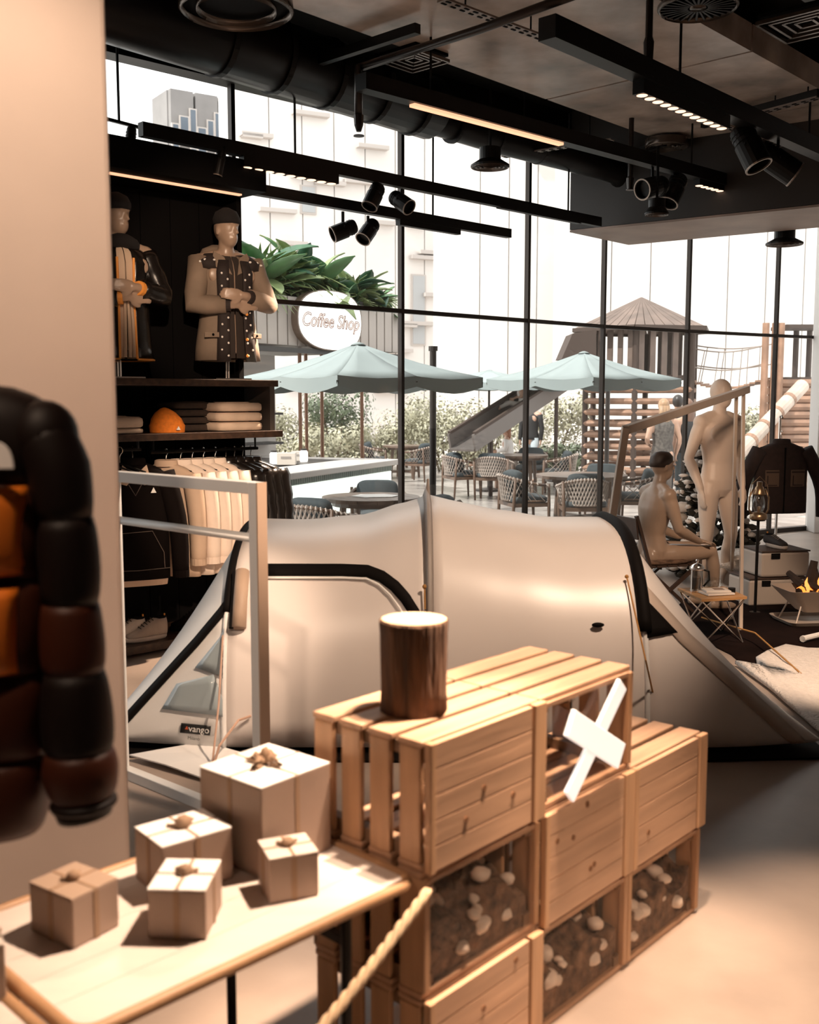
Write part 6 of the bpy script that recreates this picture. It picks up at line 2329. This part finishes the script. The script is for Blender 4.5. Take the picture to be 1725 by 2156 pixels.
# rope at the crate corner
ra = cl(CO, -.012, -.02, .575)
rb2 = ra - CU * .60 + V((0, 0, -.27))
o = thing('thick_rope', 'thick twisted rope slung from the crate corner past the table', 'rope', tuple(ra), world=True)
ROPE2 = mat('jute', (.50, .36, .23), .9, var=.2, scale=20)
for k in range(3):
    pts = []
    for i in range(61):
        t = i / 60
        c = ra.lerp(rb2, t) - V((0, 0, .02 * math.sin(PI * t)))
        a = 2 * PI * k / 3 + t * 46
        pts.append(c + CN * .0065 * math.cos(a) + V((0, 0, .0065 * math.sin(a))))
    MB().tube(pts, .0075, 6).build('strand', ROPE2, o, smooth=True)

# ================================================================== GIFT TABLE
TU = V((.70, .714, 0)).normalized()
TN = V((-TU.y, TU.x, 0))
TO = V((.012, 2.200, 0))     # front right corner
TLn, TDp, TZt = .80, .52, .60
BAM = mat('bamboo_top', (.63, .55, .50), .5, var=.07, scale=3, st=(.5, 5, 5))
BAMR = mat('bamboo_rim', (.40, .225, .115), .5, var=.15, scale=5)


def tl_(u, v_, z):
    return TO - TU * u + TN * v_ + V((0, 0, z))


def rounded(u0, u1, v0, v1, r, z, n=6):
    pts = []
    for (cu, cv, a0) in ((u1 - r, v1 - r, 0), (u0 + r, v1 - r, PI / 2), (u0 + r, v0 + r, PI), (u1 - r, v0 + r, 3 * PI / 2)):
        for k in range(n + 1):
            a = a0 + PI / 2 * k / n
            pts.append(tl_(cu + r * math.cos(a), cv + r * math.sin(a), z))
    return pts


def camp_bamboo(label, u0, name='bamboo_table', legs=True):
    o = thing(name, label, 'table', tuple(tl_(u0 + TLn / 2, TDp / 2, 0)), world=True, group='low bamboo tables')
    outer = rounded(u0, u0 + TLn, 0, TDp, .045, TZt - .005)
    MB().tube(outer, .013, 8, closed=True).build('rim', BAMR, o, smooth=True)
    nb_ = 5
    for k in range(nb_):
        v0, v1 = .012 + (TDp - .024) * k / nb_ + .0006, .012 + (TDp - .024) * (k + 1) / nb_ - .0006
        MB().prism([tl_(u0 + .012, v0, TZt - .016), tl_(u0 + TLn - .012, v0, TZt - .016), tl_(u0 + TLn - .012, v1, TZt - .016), tl_(u0 + .012, v1, TZt - .016)], (0, 0, .016)).build('board', BAM, o)
    for u in (u0 + .16, u0 + TLn - .10):
        for v_ in (.05, TDp - .05):
            MB().tube([tl_(u, v_, 0), tl_(u, v_, TZt - .018)], .012, 8).build('leg', BLACKM, o)
        MB().bar(tl_(u, .05, TZt - .10), tl_(u, TDp - .05, TZt - .10), .02, .02).build('leg_brace', BLACKM, o)
    return o


camp_bamboo('bamboo table crowded with wrapped gift boxes', 0)
camp_bamboo('second bamboo table at the bottom left corner', TLn + .035)

KRAFT = mat('kraft_paper', (.33, .235, .185), .6, var=.05, scale=5)
LIDW = mat('gift_lid', (.66, .59, .53), .35)
TWINE = mat('twine', (.30, .19, .12), .8)


def gift(label, p, sx, sy, h, rz, lid, knot=.02, bow=False):
    o = thing('gift_box', label, 'gift box', (p.x, p.y, TZt + .0012), rz, group='wrapped gift boxes')
    MB().box((0, 0, h / 2), (sx, sy, h)).build('box_body', KRAFT, o, bevel=.003)
    MB().box((0, 0, h + .0015), (sx * 1.0, sy * 1.0, .003)).build('wrapped_top', lid, o, bevel=.001)
    m = .012
    for s in (-1, 1):
        MB().box((0, s * (sy / 2 + .0008), h / 2), (m, .0016, h)).build('ribbon', TWINE, o)
        MB().box((s * (sx / 2 + .0008), 0, h / 2), (.0016, m, h)).build('ribbon', TWINE, o)
    MB().box((0, 0, h + .0036), (.006, sy, .0015)).build('ribbon', TWINE, o)
    MB().box((0, 0, h + .0036), (sx, .006, .0015)).build('ribbon', TWINE, o)
    k = MB()
    if bow:
        for a in (0.3, 1.9, 3.4, 4.8):
            d = V((math.cos(a), math.sin(a), 0))
            k.tube([V((0, 0, h + .010)), d * .026 + V((0, 0, h + .024)), d * .046 + V((0, 0, h + .012)), d * .02 + V((0, 0, h + .005))], .008, 7)
        k.blob((0, 0, h + .026), (.014, .014, .018), 10, 8, None, .15)
    else:
        k.blob((0, 0, h + .004 + knot * .5), (knot, knot * .9, knot * .75), 12, 9, None, .12)
        k.tube([(0, 0, h + .006), (knot * 1.6, knot * .8, h + .008)], .004, 6)
        k.tube([(0, 0, h + .006), (-knot * 1.5, knot, h + .008)], .004, 6)
    k.build('twine_bow' if bow else 'twine_knot', TWINE, o, smooth=True)
    return o


WHT = mat('gift_white', (.84, .82, .80), .3)
# footprint corners read from the photo
def gbox(label, front_px, z_h, right_px, left_px, lid, bow=False, knot=.016):
    f = G(front_px[0], front_px[1], TZt)
    r_ = G(right_px[0], right_px[1], TZt)
    l_ = G(left_px[0], left_px[1], TZt)
    a = (r_ - f)
    b = (l_ - f)
    ang = math.atan2(a.y, a.x)
    sx = a.length
    ux = a.normalized()
    uy = V((-ux.y, ux.x, 0))
    sy = abs(b.dot(uy))
    c = f + ux * sx / 2 + uy * sy / 2
    return gift(label, c, sx, sy, z_h, ang, lid, knot, bow)
gbox('largest gift box with a white top and star shaped twine bow', (553, 1853), .205, (697, 1786), (428, 1795), WHT, True)
gbox('middle sized gift box with white top left of the largest one', (344, 1898), .115, (491, 1850), (303, 1845), WHT, False, .020)
gbox('small gift box at the front centre with a bright white top', (312, 1977), .098, (435, 1980), (318, 1905), WHT, False, .015)
gbox('small beige gift box at the right of the table', (568, 1905), .095, (672, 1886), (548, 1860), LIDW, False, .014)
gbox('dark brown gift box at the left end of the table', (155, 2001), .098, (252, 1950), (75, 1955), mat('gift_brown', (.38, .27, .20), .5), False, .014)
gbox('gift box on the second table cut by the left picture edge', (-40, 2120), .10, (15, 2105), (-90, 2090), LIDW, False, .014)

# ================================================================== FOREGROUND PUFFER JACKET
PB = mat('puffer_black', (.007, .003, .002), .55, spec=.2)
PO = mat('puffer_orange', (.78, .19, .015), .45)
PR = mat('puffer_brown', (.046, .010, .003), .5, spec=.25)
jY = 1.75
s_ = lambda px, py, Y=jY: P(px, py, Y)
jc = s_(-235, 840)
o = thing('puffer_jacket', 'black and orange quilted puffer jacket hanging in front of the white column', 'jacket', (jc.x, jc.y, s_(0, 1760).z), world=True)
# body in horizontal quilted baffles
edges = [(1010, PO), (1205, PO), (1400, PR), (1590, PR), (1765, PR)]


def baffle(y0, y1, m, name, xr0, xr1, bulge=.022):
    rings = []
    for k in range(9):
        t = k / 8
        py = y0 + (y1 - y0) * t
        xr = xr0 + (xr1 - xr0) * t
        hw = (s_(xr, py).x - jc.x)
        z = s_(0, py).z
        q = math.sin(PI * t) ** .6 * bulge
        rings.append((V((jc.x, jY + .02, z)), V((hw - .012 + q * .3, 0, 0)), V((0, .085 + q, 0)), .7))
    MB().ell(rings, 40).build(name, m, o, smooth=True)


rings = []
for py, xr, dp in ((806, -60, .030), (815, 15, .055), (832, 60, .075), (856, 100, .085), (890, 124, .092), (940, 134, .097), (985, 118, .098), (1014, 108, .09)):
    hw = s_(xr, py).x - jc.x
    rings.append((V((jc.x, jY + .02, s_(0, py).z)), V((hw, 0, 0)), V((0, dp, 0)), .75))
MB().ell(rings, 40).build('yoke', PB, o, smooth=True)
baffle(1012, 1215, PR, 'quilted_baffle', 112, 114)
baffle(1215, 1415, PR, 'quilted_baffle', 114, 112)
baffle(1415, 1590, PR, 'quilted_baffle', 112, 108)
baffle(1590, 1752, PR, 'quilted_baffle', 108, 92)
# raised orange chest panels
for (y0, y1, x1) in ((1020, 1200, 72), (1228, 1402, 58)):
    rows = []
    for k in range(9):
        t = k / 8
        py = y0 + (y1 - y0) * t
        z = s_(0, py).z
        row = []
        for i in range(13):
            u = i / 12
            x = jc.x + .03 + (s_(x1, py).x - jc.x - .03) * u
            q = (math.sin(PI * t) * math.sin(PI * min(1, .12 + u * .80))) ** .5
            hw = s_(97, py).x - jc.x
            f = max(0, 1 - min(1, abs((x - jc.x) / hw)) ** 2.6) ** .5
            row.append(V((x, jY + .02 - (.095 + .022) * f - .022 * q, z)))
        rows.append(row)
    MB().grid(rows).build('chest_panel', PO, o, smooth=True, solid=.004, fix=False)
# shoulder + sleeve baffles
cent = [(30, 872), (96, 905), (128, 985), (143, 1090), (152, 1200), (155, 1310), (162, 1420), (168, 1520), (174, 1610), (182, 1695)]
rad = [52, 64, 66, 64, 64, 66, 71, 77, 81, 70]
MB().blob(s_(98, 918) + V((0, -.005, 0)), (.054, .055, .060), 18, 12).build('shoulder', PB, o, smooth=True)


def interp(seq, t):
    i = min(len(seq) - 2, int(t))
    u = t - i
    return seq[i], seq[i + 1], u


segs = [(1.0, 3.0, PB), (3.0, 4.6, PB), (4.6, 5.9, PR), (5.9, 7.6, PB), (7.6, 8.75, PR), (8.75, 9.0, PB)]
for (a, b, m_) in segs:
    pts, rs = [], []
    for k in range(9):
        t = a + (b - a) * k / 8
        (x0, y0), (x1, y1), u = interp(cent, t)
        r0, r1, _ = interp(rad, t)
        q = math.sin(PI * k / 8) ** .6
        pts.append(s_(x0 + (x1 - x0) * u, y0 + (y1 - y0) * u) + V((0, -.012, 0)))
        rs.append(((r0 + (r1 - r0) * u) / 1257.) * (.88 + .13 * q))
    MB().tube(pts, rs, 22).build('sleeve_baffle', m_, o, smooth=True)
pts = [s_(180, 1690) + V((0, -.012, 0)), s_(184, 1712) + V((0, -.012, 0))]
MB().tube(pts, [.050, .046], 18).build('cuff', PB, o, smooth=True)
# mirrored sleeve (out of the picture) keeps the jacket whole
pts = [V((2 * jc.x - p.x, p.y, p.z)) for p in (s_(96, 905), s_(143, 1090), s_(155, 1310), s_(168, 1520), s_(178, 1690))]
MB().tube(pts, [.05, .05, .052, .056, .05], 14).build('far_sleeve', PB, o, smooth=True)
# white half round patch on the chest
pc_ = []
for k in range(15):
    a = PI * k / 14
    pc_.append(s_(-6 + 36 * math.cos(a), 986 - 56 * math.sin(a), jY - .085))
MB().prism(pc_, (0, -.004, 0)).build('logo_patch', mat('patch_white', (.85, .80, .77), .6), o)
# stand behind the jacket
o = thing('jacket_stand', 'black stand behind the quilted puffer jacket', 'stand', (jc.x, jY + .10, 0))
zt_ = s_(0, 845).z
MB().tube([(0, .06, 0), (0, .06, zt_)], .014, 10).build('pole', BLACKM, o)
MB().lathe([(.17, 0), (.17, .012), (.02, .02)], 24, (0, .06, 0)).build('base_disc', BLACKM, o)
MB().tube([(-.2, -.05, zt_ - .05), (0, .0, zt_ + .01), (.2, -.05, zt_ - .05)], .012, 8).build('hanger_arm', BLACKM, o)
MB().tube([(0, .06, zt_), (0, 0, zt_ + .01)], .012, 8).build('hanger_link', BLACKM, o)
